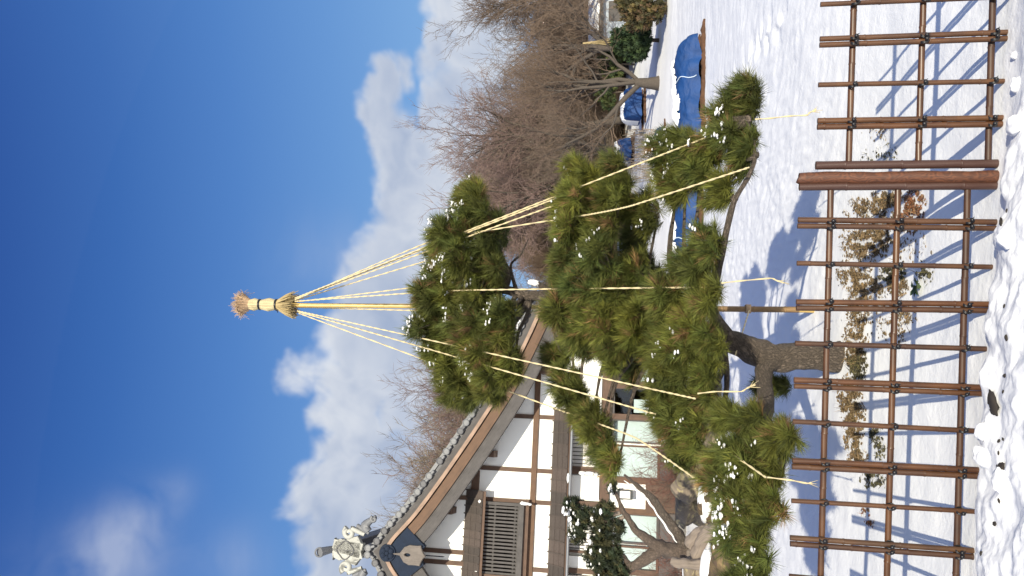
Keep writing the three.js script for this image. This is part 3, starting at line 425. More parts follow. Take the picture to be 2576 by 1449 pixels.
    for (const s of [1, -1]) { // scrolls
      const spiral = (cx, cy, r0, turns, dir, thick) => { const p = []; for (let i = 0; i <= 26; i++) { const t = i / 26, a = dir * (t * turns * 6.283) + 0.6, r = r0 * (1 - t * 0.82); p.push(V(s * (cx + Math.cos(a) * r), cy + Math.sin(a) * r, z + 0.02)); } return tube(p, [thick, thick * 0.8, thick * 0.6], 7); };
      const w0 = fc(885, 1342, z), w1 = fc(897, 1338, z), w2 = fc(922, 1322, z), w3 = fc(917, 1306, z);
      mesh('scroll', spiral(fc(880, 1340, z)[0], fc(880, 1340, z)[1], 0.14, 1.15, 1, 0.075), M.tileWhite, oni);
      mesh('scroll', tube(curve([V(s * fc(886, 1328, z)[0], fc(886, 1328, z)[1], z), V(s * w1[0] * 1.15, w1[1] + 0.1, z), V(s * fc(917, 1345, z)[0], fc(917, 1345, z)[1], z)], 10), [0.05, 0.07, 0.05], 7), M.tileWhite, oni);
      mesh('scroll', tube(curve([V(s * fc(898, 1322, z)[0], fc(898, 1322, z)[1], z - 0.02), V(s * fc(912, 1330, z)[0], fc(912, 1330, z)[1], z), V(s * fc(928, 1342, z)[0], fc(928, 1342, z)[1], z)], 10), [0.05, 0.06, 0.04], 7), M.tile, oni);
      mesh('scroll', tube(curve([V(s * fc(925, 1338, z)[0], fc(925, 1338, z)[1], z - 0.03), V(s * w2[0], w2[1] + 0.04, z - 0.03), V(s * fc(945, 1300, z)[0], fc(945, 1300, z)[1], z - 0.03)], 10), [0.10, 0.12, 0.05], 7), M.tile, oni);
      mesh('scroll', spiral(fc(941, 1306, z)[0], fc(941, 1306, z)[1], 0.08, 1.1, 1, 0.04), M.tile, oni);
    }
    const f0 = fc(836, 1400, z), f1 = fc(814, 1412, z);
    mesh('finial_tile', join([tube(curve([V(-0.02, f0[1] - 0.05, z - 0.1), V(-0.02, f0[1] + 0.05, z - 0.02), V(-0.06, f1[1], z + 0.3)], 10), [0.075, 0.085, 0.11], 14), moved(mergeVertices(new THREE.TorusGeometry(0.105, 0.02, 6, 18)), -0.06, f1[1], z + 0.3, 0.35, 0, 0)]), M.tile, oni);
    mesh('ridge', moved(box(0.34, 0.42, DEPTH + 0.4, 0.05), 0, fc(905, 1409, 0)[1] + 0.1, -DEPTH / 2 + 0.5), M.tileDark, house);
  }
  // snow and ridge tiles that show at the far end of the right-hand slope
  for (let i = 0; i < 12; i++) { const t = rr(0.66, 0.99), p = vline[Math.round(t * 40)]; const m = mesh('snow', lump(1, 2, 0.3, [rr(0.08, 0.18), rr(0.03, 0.06), rr(0.1, 0.2)], 2), M.snowCap, house); m.position.set(p.x, p.y + 0.02, OV - rr(0.1, 0.5)); }
}

// ------------------------------------------------------------------ the brown cane fence: two lattice panels and a log post between them
{
  const S = 4.4, tieG = (() => { const g = []; for (let k = 0; k < 3; k++) g.push(moved(mergeVertices(new THREE.TorusGeometry(0.0235, 0.0032, 5, 12)), 0, 0.0, 0, 0.25 * (k - 1), 0.9 + 0.12 * k, 0.3 * (k - 1))); g.push(moved(mergeVertices(new THREE.SphereGeometry(0.011, 8, 6)), 0.0, -0.004, 0.03)); g.push(tube([V(0, 0, 0.03), V(0.008, -0.008, 0.034), V(0.012, -0.016, 0.033)], 0.0022, 4)); return join(g.map(fix)); })();
  /** a length of cane with swollen nodes */
  function cane(a, b, r, seed, step = 0.29) {
    const L = a.distanceTo(b), n = Math.max(2, Math.round(L / 0.02)), pts = [], rad = []; let nx = 0.06 + (seed * 0.37 % 1) * step; const nodes = []; while (nx < L) { nodes.push(nx); nx += step * (0.92 + 0.16 * R()); }
    const ls = [0]; for (const q of nodes) ls.push(q - 0.007, q - 0.002, q + 0.001, q + 0.007); ls.push(L);
    for (const l of ls.filter(l => l >= 0 && l <= L).sort((p, q) => p - q)) { pts.push(a.clone().lerp(b, l / L)); const near = nodes.some(q => Math.abs(q - l) < 0.004); rad.push(r * (near ? 1.09 : 1)); }
    const g = tube(pts, t => rad[Math.min(rad.length - 1, Math.round(t * (rad.length - 1)))], 10);
    return { g, nodes: nodes.map(q => a.clone().lerp(b, q / L)), dir: b.clone().sub(a).normalize() };
  }
  const ringG = r => { const g = mergeVertices(new THREE.TorusGeometry(r * 1.02, 0.0016, 4, 12)); return g; };
  const ring = { s: ringG(0.0165), d: ringG(0.0155) };
  function addCane(name, a, b, r, parent, mat, seed) { const c = cane(a, b, r, seed), m = mesh(name, c.g, mat, parent); const q = new THREE.Quaternion().setFromUnitVectors(V(0, 0, 1), c.dir), rg = c.nodes.map(p => { const g = ringG(r).clone(); g.applyMatrix4(new THREE.Matrix4().compose(p, q, V(1, 1, 1))); return g; }); if (rg.length) mesh('node_ring', rg, M.node, m); return m; }
  function panel(label, yA, yB, vA, vB, ups, top, bottom) {
    const o = thing('cane_fence_panel', label, 'fence', V(0, 0, 0));
    const mid = at(vA[2], (yA + yB) / 2, S); o.position.set(mid.x, ground(mid.x, mid.z), mid.z);
    const L = p => p.clone().sub(o.position), rails = [0, 1, 2].map(k => [at(vA[k], yA, S), at(vB[k], yB, S)]);
    rails.forEach(([a, b], k) => addCane('rail', L(a), L(b), 0.0165, o, caneMs[k * 2], k * 1.7 + yA * 0.01));
    for (const [y, dbl] of ups) {
      const t = (y - yA) / (yB - yA), X = at(2250, y, S).x, zf = S - 0.033;
      const yt = at(lerp(top[0], top[1], t), y, zf).y, yb = Math.min(ground(X, -zf) + 0.03, at(lerp(bottom[0], bottom[1], t), y, zf).y) - 0.06;
      const lean = rr(-0.006, 0.006);
      for (const dx of dbl ? [-0.0158, 0.0158] : [0]) addCane('upright', L(V(X + dx + lean, yb, -zf)), L(V(X + dx - lean, yt + rr(-0.002, 0.002), -zf)), (dbl ? 0.0152 : 0.0132) * rr(0.93, 1.05), o, caneMs[Math.floor(R() * 6)], R() * 9);
      rails.forEach(([a, b]) => { const q = (X - a.x) / (b.x - a.x), Y = lerp(a.y, b.y, q); for (const dx of dbl ? [-0.0158, 0.0158] : [0]) { const k = mesh('tie', tieG, M.tie, o); k.position.copy(L(V(X + dx, Y, -zf + 0.002))); k.rotation.set(0, rr(-0.2, 0.2), rr(-0.4, 0.4)); } });
    }
    return o;
  }
  const caneMs = [[1, 1, 1, 0.42], [0.86, 0.84, 0.82, 0.5], [1.1, 1.08, 1.0, 0.38], [0.95, 1.02, 0.98, 0.45], [0.76, 0.72, 0.72, 0.55], [1.16, 1.06, 0.9, 0.4]].map(([r, g, bl, ro]) => { const m = M.cane.clone(); m.color.setRGB(r, g, bl); m.roughness = ro; return m; });
  panel('brown cane fence panel on the house side of the log post, before the trunk', 1700, 478, [2058, 2224, 2397], [2090, 2259, 2434], [[1662, 0], [1567, 1], [1467, 0], [1374, 1], [1271, 0], [1176, 1], [1071, 0], [972, 1], [870, 0], [770, 1], [667.5, 0], [565, 1]], [1980, 2009], [2436, 2488]);
  panel('brown cane fence panel on the open side of the log post', 408, -260, [2135, 2310, 2485], [2157, 2331, 2505], [[312, 1], [214, 0], [104, 1], [9, 0], [-98, 1], [-196, 0]], [2053, 2073], [2505, 2525]);
  const pc = at(2490, 445, S - 0.01), post = thing('log_post', 'thick wood-grained log post joining the two cane fence panels', 'fence post', V(pc.x, ground(pc.x, pc.z), pc.z));
  const tp = at(2009, 445, S).y - post.position.y;
  mesh('log', (() => { const n = 24, pts = [], rad = []; for (let i = 0; i <= n; i++) { pts.push(V(0.002 * Math.sin(i * 0.7), lerp(-0.15, tp, i / n), 0)); rad.push(0.0325 + 0.0012 * Math.sin(i * 1.9) + (i === n ? -0.004 : 0)); } pts.push(V(0, tp + 0.004, 0)); rad.push(0.026); return tube(pts, rad, 18); })(), M.log, post);
  const xl = at(2250, 469, S).x - post.position.x, xr2 = at(2250, 415, S).x - post.position.x, t2 = at(2051, 415, S).y - post.position.y;
  addCane('half_cane', V(xl, -0.15, 0.0), V(xl, tp - 0.002, 0.0), 0.021, post, M.caneDark, 2.3);
  addCane('half_cane', V(xr2, -0.15, 0.0), V(xr2, t2, 0.0), 0.0225, post, M.caneDark, 5.1);
}

// ------------------------------------------------------------------ dry leaves and moss showing through the snow behind the fence
{
  const leaf = (() => { const g = new THREE.BufferGeometry(), p = [], idx = []; const prof = [[0, 0], [0.5, 0.35], [0.42, 0.75], [0, 1]]; for (const [w, l] of prof) { p.push(-w * 0.6, 0.25 * l * (1 - l) + 0.12 * w, l - 0.5, 0, 0.25 * l * (1 - l), l - 0.5, w * 0.6, 0.25 * l * (1 - l) + 0.1 * w, l - 0.5); } for (let i = 0; i < 3; i++) for (let k = 0; k < 2; k++) { const a = i * 3 + k; idx.push(a, a + 3, a + 1, a + 1, a + 3, a + 4); } g.setAttribute('position', new THREE.Float32BufferAttribute(p, 3)); g.setIndex(idx); g.computeVertexNormals(); return g; })();
  const blade = (() => { const g = new THREE.BufferGeometry(); g.setAttribute('position', new THREE.Float32BufferAttribute([-0.04, 0, 0, 0.04, 0, 0, -0.03, 0.5, 0.1, 0.03, 0.5, 0.1, 0, 0.95, 0.35], 3)); g.setIndex([0, 1, 2, 1, 3, 2, 2, 3, 4]); g.computeVertexNormals(); return g; })();
  const spots = [[2175, 610, 50, 46, 520, 0], [2215, 600, 28, 40, 240, 0], [2195, 525, 60, 26, 300, 0], [2235, 500, 40, 20, 160, 0], [2290, 545, 30, 34, 260, 1], [2250, 560, 46, 30, 120, 0], [2305, 500, 24, 26, 120, 1], [2150, 690, 40, 34, 300, 0], [2185, 720, 40, 30, 260, 0], [2160, 770, 26, 46, 220, 0], [2250, 690, 30, 26, 200, 2], [2262, 720, 24, 20, 120, 0], [2330, 690, 18, 18, 30, 2], [2255, 830, 34, 30, 70, 0], [2280, 790, 28, 26, 60, 0], [2155, 860, 26, 60, 420, 0], [2163, 920, 18, 44, 320, 2], [2140, 995, 26, 44, 420, 0], [2150, 1050, 26, 40, 380, 0], [2150, 1100, 22, 34, 260, 0], [2160, 1150, 22, 24, 130, 0], [2205, 1090, 16, 20, 60, 2], [2215, 1130, 14, 24, 50, 2], [2190, 1200, 20, 24, 90, 2], [2215, 1210, 16, 20, 40, 2], [2180, 1290, 12, 10, 26, 1], [2190, 1318, 12, 8, 16, 1], [2215, 330, 36, 26, 26, 0], [2235, 385, 26, 24, 24, 2], [2200, 400, 30, 24, 16, 2], [2280, 620, 60, 60, 60, 0], [2200, 780, 70, 80, 70, 0]];
  const pal = [[[0.20, 0.13, 0.062], [0.25, 0.165, 0.08], [0.16, 0.115, 0.05], [0.28, 0.20, 0.11]], [[0.26, 0.10, 0.04], [0.20, 0.09, 0.045], [0.30, 0.17, 0.08]], [[0.13, 0.115, 0.045], [0.09, 0.08, 0.035], [0.05, 0.045, 0.03]]];
  const mats = [[], []], cols = [[], []], q = new THREE.Quaternion(), e = new THREE.Euler(), c = new THREE.Color();
  for (const [v, y, a, b, n0, k] of [...spots, [2150, 893, 14, 34, 520, 0], [2148, 905, 12, 30, 200, 2]]) for (let i = 0, n = n0 * 3.8; i < n; i++) {
    const u = Math.sqrt(-2 * Math.log(1 - R() * 0.93)) * 0.55, w = R() * 6.283, vv = v + Math.cos(w) * u * a, yy = y + Math.sin(w) * u * b; if (N3(vv * 0.06, yy * 0.06, 2) + 0.5 * N3(vv * 0.2, yy * 0.2, 5) < -0.1) continue;
    const p = onSnow(vv, yy, 4.4), kind = R() < 0.86 ? 0 : 1, sc = kind ? rr(0.025, 0.08) : rr(0.012, 0.034);
    const tl = kind ? 1.2 : 0.45; e.set(rr(-tl, tl), R() * 6.283, rr(-tl, tl)); q.setFromEuler(e); p.y += kind ? -0.004 : rr(0.0, 0.02) * (1 - u * 0.5);
    mats[kind].push(new THREE.Matrix4().compose(p, q, V(sc, sc, sc))); const t = pal[k][Math.floor(R() * pal[k].length)], f = rr(0.6, 1.15); cols[kind].push(c.clone().setRGB(t[0] * f, t[1] * f, t[2] * f));
  }
  const names = ['leaf_litter', 'dry_grass'], labels = ['brown and olive dead leaves showing through the snow behind the fence', 'short straw-coloured dry grass poking through the snow behind the fence'];
  [leaf, blade].forEach((g, k) => { const m = new THREE.InstancedMesh(g, M.white, mats[k].length); mats[k].forEach((x, i) => { m.setMatrixAt(i, x); m.setColorAt(i, cols[k][i]); }); m.name = names[k]; m.userData.kind = 'stuff'; tag(m, labels[k], ['leaf litter', 'grass'][k]); m.castShadow = m.receiveShadow = true; scene.add(m); });
  // a low green plant with broad leaves
  { const p = onSnow(2318, 722, 4.4), o = thing('low_plant', 'small dark green broad-leaved plant in the snow behind the fence', 'plant', p); const gm = new THREE.MeshStandardMaterial({ color: rgb(0.055, 0.09, 0.022), roughness: 0.6, side: THREE.DoubleSide });
    for (let i = 0; i < 9; i++) { const l = mesh('leaf', leaf, gm, o), a = i / 9 * 6.283 + R(); l.scale.setScalar(rr(0.04, 0.075)); l.position.set(Math.cos(a) * 0.035, 0.015 + 0.03 * R(), Math.sin(a) * 0.03); l.rotation.set(rr(-0.8, 0.2), -a + 1.57, 0, 'YXZ'); } mesh('stem', tube([V(0, -0.02, 0), V(0.005, 0.03, 0)], 0.004, 5), gm, o); }
  // dark frozen scraps and lumps of snow on the trampled bank
  const scraps = [[2508, 1012, 0.075, 'largest of the dark frozen leaf scraps on the snow bank, with a side spur'], [2524, 560, 0.028, 'dark leaf scrap on the bank below the log post'], [2520, 1180, 0.05, 'long narrow grey leaf scrap lying along the snow bank'], [2472, 1100, 0.022, 'small dark leaf scrap nearest the fence uprights']];
  for (const [v, y, r, l] of scraps) { const p = onSnow(v, y, 2.4); p.y += r * 0.12; const o = thing('leaf_scrap', l, 'dead leaf', p, R() * 6); mesh('scrap', [lump(r, 2, 0.55, [0.85, 0.2, 0.42], 2.6), moved(lump(r * 0.5, 2, 0.4, [0.9, 0.2, 0.35], 2), r * 0.5, 0, r * 0.3, 0, 0.9, 0)], M.debris, o); }
  const crumbs = [[2531, 945], [2525, 985], [2528, 1105], [2515, 1110], [2519, 1140], [2521, 1260], [2528, 770], [2535, 530], [2190, 96], [2505, 1318], [2538, 850], [2470, 1392]];
  crumbs.forEach(([v, y], i) => { const p = onSnow(v, y, 2.4), o = mesh('leaf_crumb', lump(rr(0.008, 0.017), 2, 0.5, [1, 0.4, 0.6], 2), M.debris); o.position.copy(p).add(V(0, 0.003, 0)); o.rotation.y = R() * 6; tag(o, 'tiny dark crumb of dead leaf on the white snow bank', 'dead leaf', 'leaf crumbs on the snow bank'); });
  const lumps = [[2562, 315, 0.052, 'rounded snowball-like lump, largest on the bank right of the log post'], [2563, 214, 0.035, 'smaller snow lump beside the largest one on the bank'], [2556, 140, 0.02, 'snow crumb farthest from the log post on the bank'], [2540, 600, 0.045, 'long snow clod on the bank just below the log post'], [2480, 1150, 0.05, 'snow clod against the fence foot in front of the house-side panel'], [2475, 1085, 0.04, 'snow clod beside the small dark leaf scrap'], [2530, 1210, 0.05, 'broad snow clod at the picture edge under the long leaf scrap']];
  for (const [v, y, r, l] of lumps) { const p = onSnow(v, y, 2.4), o = mesh('snow_lump', lump(r, 4, 0.3, [1.15, 0.8, 0.95], 1.5), M.snowCap); o.position.copy(p).add(V(0, r * 0.12, 0)); o.rotation.y = R() * 6; tag(o, l, 'snow lump'); }
}

// ------------------------------------------------------------------ the pine
{
  const base = TRUNK_BASE.clone(); base.y = ground(base.x, base.z) - 0.03;
  const pine = thing('pine_tree', 'garden pine with cloud-shaped needle pads, snow on top, roped up under the straw-topped pole', 'tree', base);
  const L = p => p.clone().sub(base);
  const P = (v, y, s) => L(at(v, y, s));
  const trunkPts = [[2230, 896, 6.6], [2140, 896, 6.6], [2075, 899, 6.6], [2010, 897, 6.6], [1950, 900, 6.6], [1905, 888, 6.58], [1860, 868, 6.56], [1800, 850, 6.6], [1740, 838, 6.65], [1650, 830, 6.75], [1560, 800, 6.8], [1470, 765, 6.85], [1390, 748, 6.9], [1320, 742, 6.95], [1265, 728, 7.0], [1210, 735, 7.0], [1150, 770, 7.0]].map(q => P(...q));
  mesh('trunk', tube(curve(trunkPts, 90), [0.128, 0.122, 0.114, 0.108, 0.112, 0.108, 0.094, 0.084, 0.078, 0.07, 0.06, 0.055, 0.052, 0.046, 0.04, 0.03, 0.016], 20, true, 0.22), M.bark, pine);
  const limb = (pts, rad, m = M.bark) => mesh('limb', tube(curve(pts.map(q => P(...q)), 30), rad, 10, true, 0.18), m, pine);
  limb([[1955, 900, 6.58], [1925, 925, 6.5], [1922, 965, 6.35], [1928, 1010, 6.1], [1922, 1060, 5.85], [1905, 1130, 5.65], [1890, 1210, 5.5], [1880, 1300, 5.42], [1890, 1400, 5.35]], [0.085, 0.07, 0.064, 0.058, 0.05, 0.038, 0.028, 0.018, 0.01], M.bark);
  limb([[1845, 862, 6.56], [1790, 780, 6.3], [1800, 700, 6.0], [1815, 640, 5.8], [1832, 560, 5.7], [1850, 500, 5.65], [1885, 440, 5.6], [1900, 385, 5.6], [1880, 300, 5.6]], [0.055, 0.045, 0.036, 0.028, 0.022, 0.018, 0.016, 0.013, 0.008], M.bark);
  limb([[1265, 728, 7.0], [1275, 690, 7.0], [1255, 640, 7.0], [1230, 570, 7.0], [1200, 510, 7.0]], [0.045, 0.042, 0.03, 0.02, 0.012], M.bark);
  limb([[1340, 745, 6.95], [1300, 800, 6.95], [1255, 870, 6.9], [1215, 950, 6.9]], [0.04, 0.032, 0.024, 0.012], M.bark);
  limb([[1300, 735, 6.97], [1285, 670, 7.0], [1310, 640, 7.0], [1330, 600, 7.05]], [0.02, 0.012, 0.008, 0.004], M.bark);
  const pads = [ // v, y, half height, half width, distance, snow
    [1190, 520, 62, 66, 6.85, 9], [1135, 600, 56, 66, 6.65, 12], [1235, 590, 50, 66, 6.85, 3], [1112, 700, 56, 66, 6.75, 12], [1208, 690, 52, 66, 6.75, 4], [1095, 800, 50, 62, 6.9, 9], [1185, 800, 60, 66, 6.65, 3], [1268, 800, 44, 56, 6.6, 1], [1125, 892, 52, 56, 6.9, 5], [1212, 905, 64, 58, 6.6, 3], [1190, 985, 54, 46, 6.85, 2], [1285, 918, 42, 55, 6.65, 0],
    [1470, 445, 60, 46, 6.5, 2], [1545, 455, 54, 52, 6.45, 3], [1440, 540, 54, 66, 6.2, 1], [1530, 560, 60, 66, 6.3, 3], [1430, 660, 48, 72, 6.3, 0], [1522, 680, 60, 72, 6.2, 1], [1425, 775, 44, 62, 6.3, 0], [1510, 800, 62, 66, 6.15, 0], [1560, 880, 54, 50, 6.3, 0], [1465, 865, 44, 42, 6.4, 0],
    [1610, 630, 44, 84, 7.6, 2, 1], [1600, 555, 36, 56, 7.5, 2, 1], [1590, 905, 40, 60, 7.3, 0, 1],
    [1882, 252, 48, 44, 5.75, 4], [1858, 345, 62, 46, 5.75, 4], [1710, 380, 62, 58, 6.1, 3], [1790, 375, 44, 36, 5.9, 3], [1690, 470, 44, 48, 6.2, 2], [1645, 535, 40, 56, 6.5, 3, 1], [1812, 490, 36, 44, 5.8, 0],
    [1790, 610, 44, 46, 5.75, 1], [1742, 680, 56, 54, 5.8, 1], [1780, 752, 40, 44, 5.7, 0], [1685, 770, 52, 64, 6.0, 0], [1718, 862, 72, 48, 5.9, 1], [1795, 850, 38, 44, 5.8, 0], [1690, 945, 54, 54, 5.95, 2], [1778, 935, 40, 40, 5.9, 0],
    [1408, 905, 38, 36, 7.2, 0, 1], [1430, 965, 46, 48, 6.8, 0, 1], [1480, 1040, 48, 52, 6.5, 0], [1520, 1110, 40, 48, 6.35, 0], [1548, 1160, 32, 30, 6.25, 0],
    [1678, 1040, 44, 54, 6.0, 4], [1740, 1085, 50, 52, 5.9, 2], [1722, 1148, 42, 34, 5.9, 1],
    [1905, 1072, 54, 40, 5.5, 0], [1880, 1135, 60, 46, 5.4, 3], [1962, 1112, 60, 46, 5.3, 1], [1858, 1228, 56, 52, 5.3, 7], [1930, 1275, 44, 54, 5.2, 6], [1850, 1325, 56, 52, 5.2, 7], [1900, 1395, 54, 54, 5.15, 5], [1880, 1480, 54, 54, 5.1, 4],
    [1950, 965, 42, 36, 7.1, 0, 1],
    [1160, 745, 56, 60, 6.8, 4], [1150, 650, 54, 60, 6.6, 8], [1240, 705, 40, 60, 6.8, 0], [1235, 850, 50, 56, 6.65, 1], [1150, 950, 56, 50, 6.85, 1], [1250, 960, 44, 46, 6.75, 0],
    [1480, 610, 56, 60, 6.3, 1], [1475, 730, 56, 60, 6.2, 0], [1490, 500, 56, 60, 6.4, 1], [1545, 745, 50, 56, 6.2, 0], [1470, 830, 50, 50, 6.3, 0], [1530, 860, 48, 46, 6.25, 0],
    [1762, 1000, 40, 42, 5.9, 0], [1822, 1050, 40, 42, 5.65, 0], [1800, 1170, 44, 44, 5.55, 2], [1085, 745, 44, 50, 6.8, 6], [1175, 860, 50, 54, 6.65, 1], [1275, 870, 40, 50, 6.6, 0], [1590, 800, 44, 56, 6.2, 0], [1600, 700, 40, 56, 6.4, 0], [1870, 400, 36, 36, 5.7, 1],
    [1640, 700, 36, 50, 6.9, 0, 1], [1640, 830, 40, 60, 6.4, 0], [1700, 905, 48, 44, 5.95, 1], [1750, 800, 50, 56, 5.85, 0], [1650, 880, 44, 50, 6.2, 0],
    [1700, 420, 52, 48, 6.2, 1], [1760, 440, 36, 40, 6.0, 0], [1830, 300, 44, 40, 5.8, 2], [1560, 500, 48, 50, 6.4, 2],
    [1700, 1000, 46, 46, 6.0, 1], [1700, 1095, 44, 44, 5.95, 1], [1450, 1005, 42, 40, 6.6, 0], [1500, 1075, 40, 40, 6.4, 0], [1920, 1180, 52, 46, 5.35, 2], [1890, 1270, 50, 50, 5.25, 3], [1890, 1340, 46, 50, 5.2, 3],
  ];
  // a shoot: a short brown stem with long stiff needles spreading forward round it
  const shoot = (seed, n, spread) => { const r = mulberry(seed), p = [], nn = [], idx = [];
    for (let i = 0; i < n; i++) { const a = r() * 6.283, t = r(), el = lerp(spread, 0.22, t * 0.8) + (r() - 0.5) * 0.3, y0 = lerp(-0.05, 0.03, t), len = 0.08 + 0.06 * r(), dir = V(Math.cos(a) * Math.sin(el), Math.cos(el), Math.sin(a) * Math.sin(el)), o = V(0, y0, 0), side = V(-Math.sin(a), 0.2 * (r() - 0.5), Math.cos(a)).normalize().multiplyScalar(0.0016), b = p.length / 3, tip = o.clone().addScaledVector(dir, len).add(V(0, 0.012 * (r() - 0.3), 0)), md = o.clone().lerp(tip, 0.55).add(V(0, 0.004, 0)), nv = V().crossVectors(side, dir).normalize();
      for (const [c, k] of [[o, 1], [o, -1], [md, 1], [md, -1], [tip, 0.3]]) { const q = c.clone().addScaledVector(side, k); p.push(q.x, q.y, q.z); nn.push(nv.x, nv.y, nv.z); } idx.push(b, b + 1, b + 2, b + 1, b + 3, b + 2, b + 2, b + 3, b + 4); }
    const g = new THREE.BufferGeometry(); g.setAttribute('position', new THREE.Float32BufferAttribute(p, 3)); g.setIndex(idx); g.computeVertexNormals(); return g; };
  const shoots = [shoot(5, 46, 1.1), shoot(6, 52, 0.85), shoot(9, 40, 1.35)];
  const bud = tube([V(0, -0.06, 0), V(0, 0, 0), V(0.002, 0.018, 0)], [0.0035, 0.0045, 0.0015], 5);
  const q = new THREE.Quaternion(), up = V(0, 1, 0), c = new THREE.Color(), twigG = [];
  const trunkCurve = new THREE.CatmullRomCurve3(trunkPts).getPoints(60);
  const limbLeft = [[1922, 965, 6.35], [1922, 1060, 5.85], [1905, 1130, 5.65], [1890, 1210, 5.5], [1880, 1300, 5.42], [1890, 1400, 5.35]].map(a => P(...a)), limbRight = [[1800, 700, 6.0], [1815, 640, 5.8], [1832, 560, 5.7], [1850, 500, 5.65], [1885, 440, 5.6], [1900, 385, 5.6], [1880, 300, 5.6]].map(a => P(...a));
  for (const [v, y, hv, hy, s, snow, shade] of pads) {
    const ctr = P(v, y, s), m = 1 / pxm(v, y, s), ry = hv * m * 1.14, rx = hy * m * 1.16, rz = Math.min(0.42, Math.max(0.2, (rx + ry) * 0.62)), lists = [[], [], []], tips = [], bits = [];
    const vol = rx * ry * 0.9 + rx * rz * 0.5, n = Math.round(900 * vol * 4.0 * (shade ? 0.9 : 1.18)) + 30;
    // each pad is a handful of lobes
    const lobes = []; for (let i = 0; i < 8; i++) { const a = R() * 6.283, f = Math.sqrt(R()) * 0.74; lobes.push([V(Math.cos(a) * f * rx, Math.sin(a) * f * ry * 0.8 + 0.05 * ry, rr(-0.6, 0.6) * rz), rr(0.30, 0.52)]); } lobes.push([V(0, 0, 0), 0.62]); const tone = rr(0.8, 1.18), warm = rr(-0.18, 0.2);
    for (let i = 0; i < n; i++) {
      const [o, f] = lobes[i % lobes.length]; let d = V(rr(-1, 1), rr(-1, 1), rr(-1, 1)); if (d.lengthSq() > 1 || d.lengthSq() < 0.01) { i--; continue; } d.normalize(); if (d.y < -0.55) d.y *= 0.5;
      const k = Math.pow(R(), 0.35), pos = V(d.x * rx * f * k, d.y * ry * f * k, d.z * rz * f * k).add(o), out = V(d.x / rx, d.y / ry, d.z / rz).normalize();
      const dir = out.multiplyScalar(0.75).add(V(rr(-0.45, 0.45), 0.75 + rr(-0.4, 0.35), rr(-0.45, 0.45))).normalize(); q.setFromUnitVectors(up, dir).multiply(new THREE.Quaternion().setFromAxisAngle(up, R() * 6.283)); const sc = rr(0.6, 0.98), world = pos.clone().add(ctr);
      const g = rr(0.58, 1.3) * tone, hue = R(), yel = Math.max(0, Math.min(1, N3(world.x * 2.2, world.y * 2.2, world.z * 2.2) * 0.5 + 0.5 + warm)), col = hue < 0.065 ? [0.20, 0.115, 0.045] : [lerp(0.045, 0.158, 0.45 * hue + 0.55 * yel), lerp(0.078, 0.152, 0.4 * hue + 0.6 * yel), lerp(0.016, 0.018, hue)];
      lists[Math.floor(R() * 3)].push([new THREE.Matrix4().compose(pos, q, V(sc, sc, sc)), c.clone().setRGB(col[0] * g, col[1] * g, col[2] * g)]); if (R() < 0.16) tips.push([pos.clone(), q.clone(), sc]);
      if (snow && k > 0.72 && d.y > 0.15 && pos.y > 0.1 * ry && bits.length < snow * 60 && N3(world.x * 4, world.y * 4, world.z * 4) > -0.08 && R() < 0.12 + snow * 0.06) for (let j = 0; j < 4; j++) { const kk = rr(0.004, 0.012); bits.push(moved(lump(kk, 1, 0.55, [1.5, 0.8, 1.2], 2.2), pos.x + rr(-0.03, 0.03), pos.y + 0.025 + rr(-0.02, 0.03), pos.z + rr(0.0, 0.06))); }
    }
    // limb from the nearest wood
    const src = v > 1850 && y > 1030 ? limbLeft : v > 1760 && y < 700 ? limbRight : trunkCurve; let best = src[0], bd = 1e9; for (const p of src) { const d = p.distanceTo(ctr) + (p.y > ctr.y + 0.05 ? 0.5 : 0); if (d < bd && (src !== trunkCurve || p.y > 0.9)) { bd = d; best = p; } }
    const mid = best.clone().lerp(ctr, 0.5).add(V(rr(-0.05, 0.05), 0.06 + rr(-0.05, 0.05), rr(-0.05, 0.05))), end = ctr.clone().add(V(0, -ry * 0.25, 0));
    mesh('limb', tube(curve([best, best.clone().lerp(mid, 0.5).add(V(0, -0.03, 0)), mid, end], 16), t => lerp(0.028, 0.008, t), 7, true, 0.2), M.bark, pine);
    const pad = new THREE.Group(); pad.name = 'needle_pad'; pad.position.copy(ctr); pine.add(pad);
    lists.forEach((l, k) => { if (!l.length) return; const im = new THREE.InstancedMesh(shoots[k], M.needle, l.length); l.forEach(([mt, cc], i) => { im.setMatrixAt(i, mt); im.setColorAt(i, cc); }); im.name = 'needles'; im.userData.kind = 'stuff'; im.castShadow = im.receiveShadow = true; pad.add(im); });
    const tw = []; for (let i = 0; i < tips.length; i++) { const [p, qq, sc] = tips[i], inner = p.clone().multiplyScalar(0.25).add(V(0, -ry * 0.25, 0)); tw.push(tube([inner, inner.clone().lerp(p, 0.6).add(V(0, -0.02, 0)), p], [0.006, 0.004, 0.003], 4, false)); }
    if (tw.length) { const t = mesh('twigs', tw, M.bark, pad); t.userData.kind = 'stuff'; }
    if (snow && bits.length) { const m2 = mesh('snow', bits, M.snowCap, pad); m2.userData.kind = 'stuff'; }
  }
  // snow on the sawn limb stub beside the pole
  { const s0 = P(1352, 712, 6.85); mesh('limb', tube([P(1385, 740, 6.9), P(1368, 722, 6.87), s0], [0.035, 0.03, 0.02], 8), M.bark, pine); const k = mesh('snow', moved(lump(0.05, 3, 0.3, [0.55, 1.1, 0.6], 1.5), s0.x, s0.y + 0.03, s0.z, 0, 0, -0.25), M.snowCap, pine); k.name = 'snow'; }
}

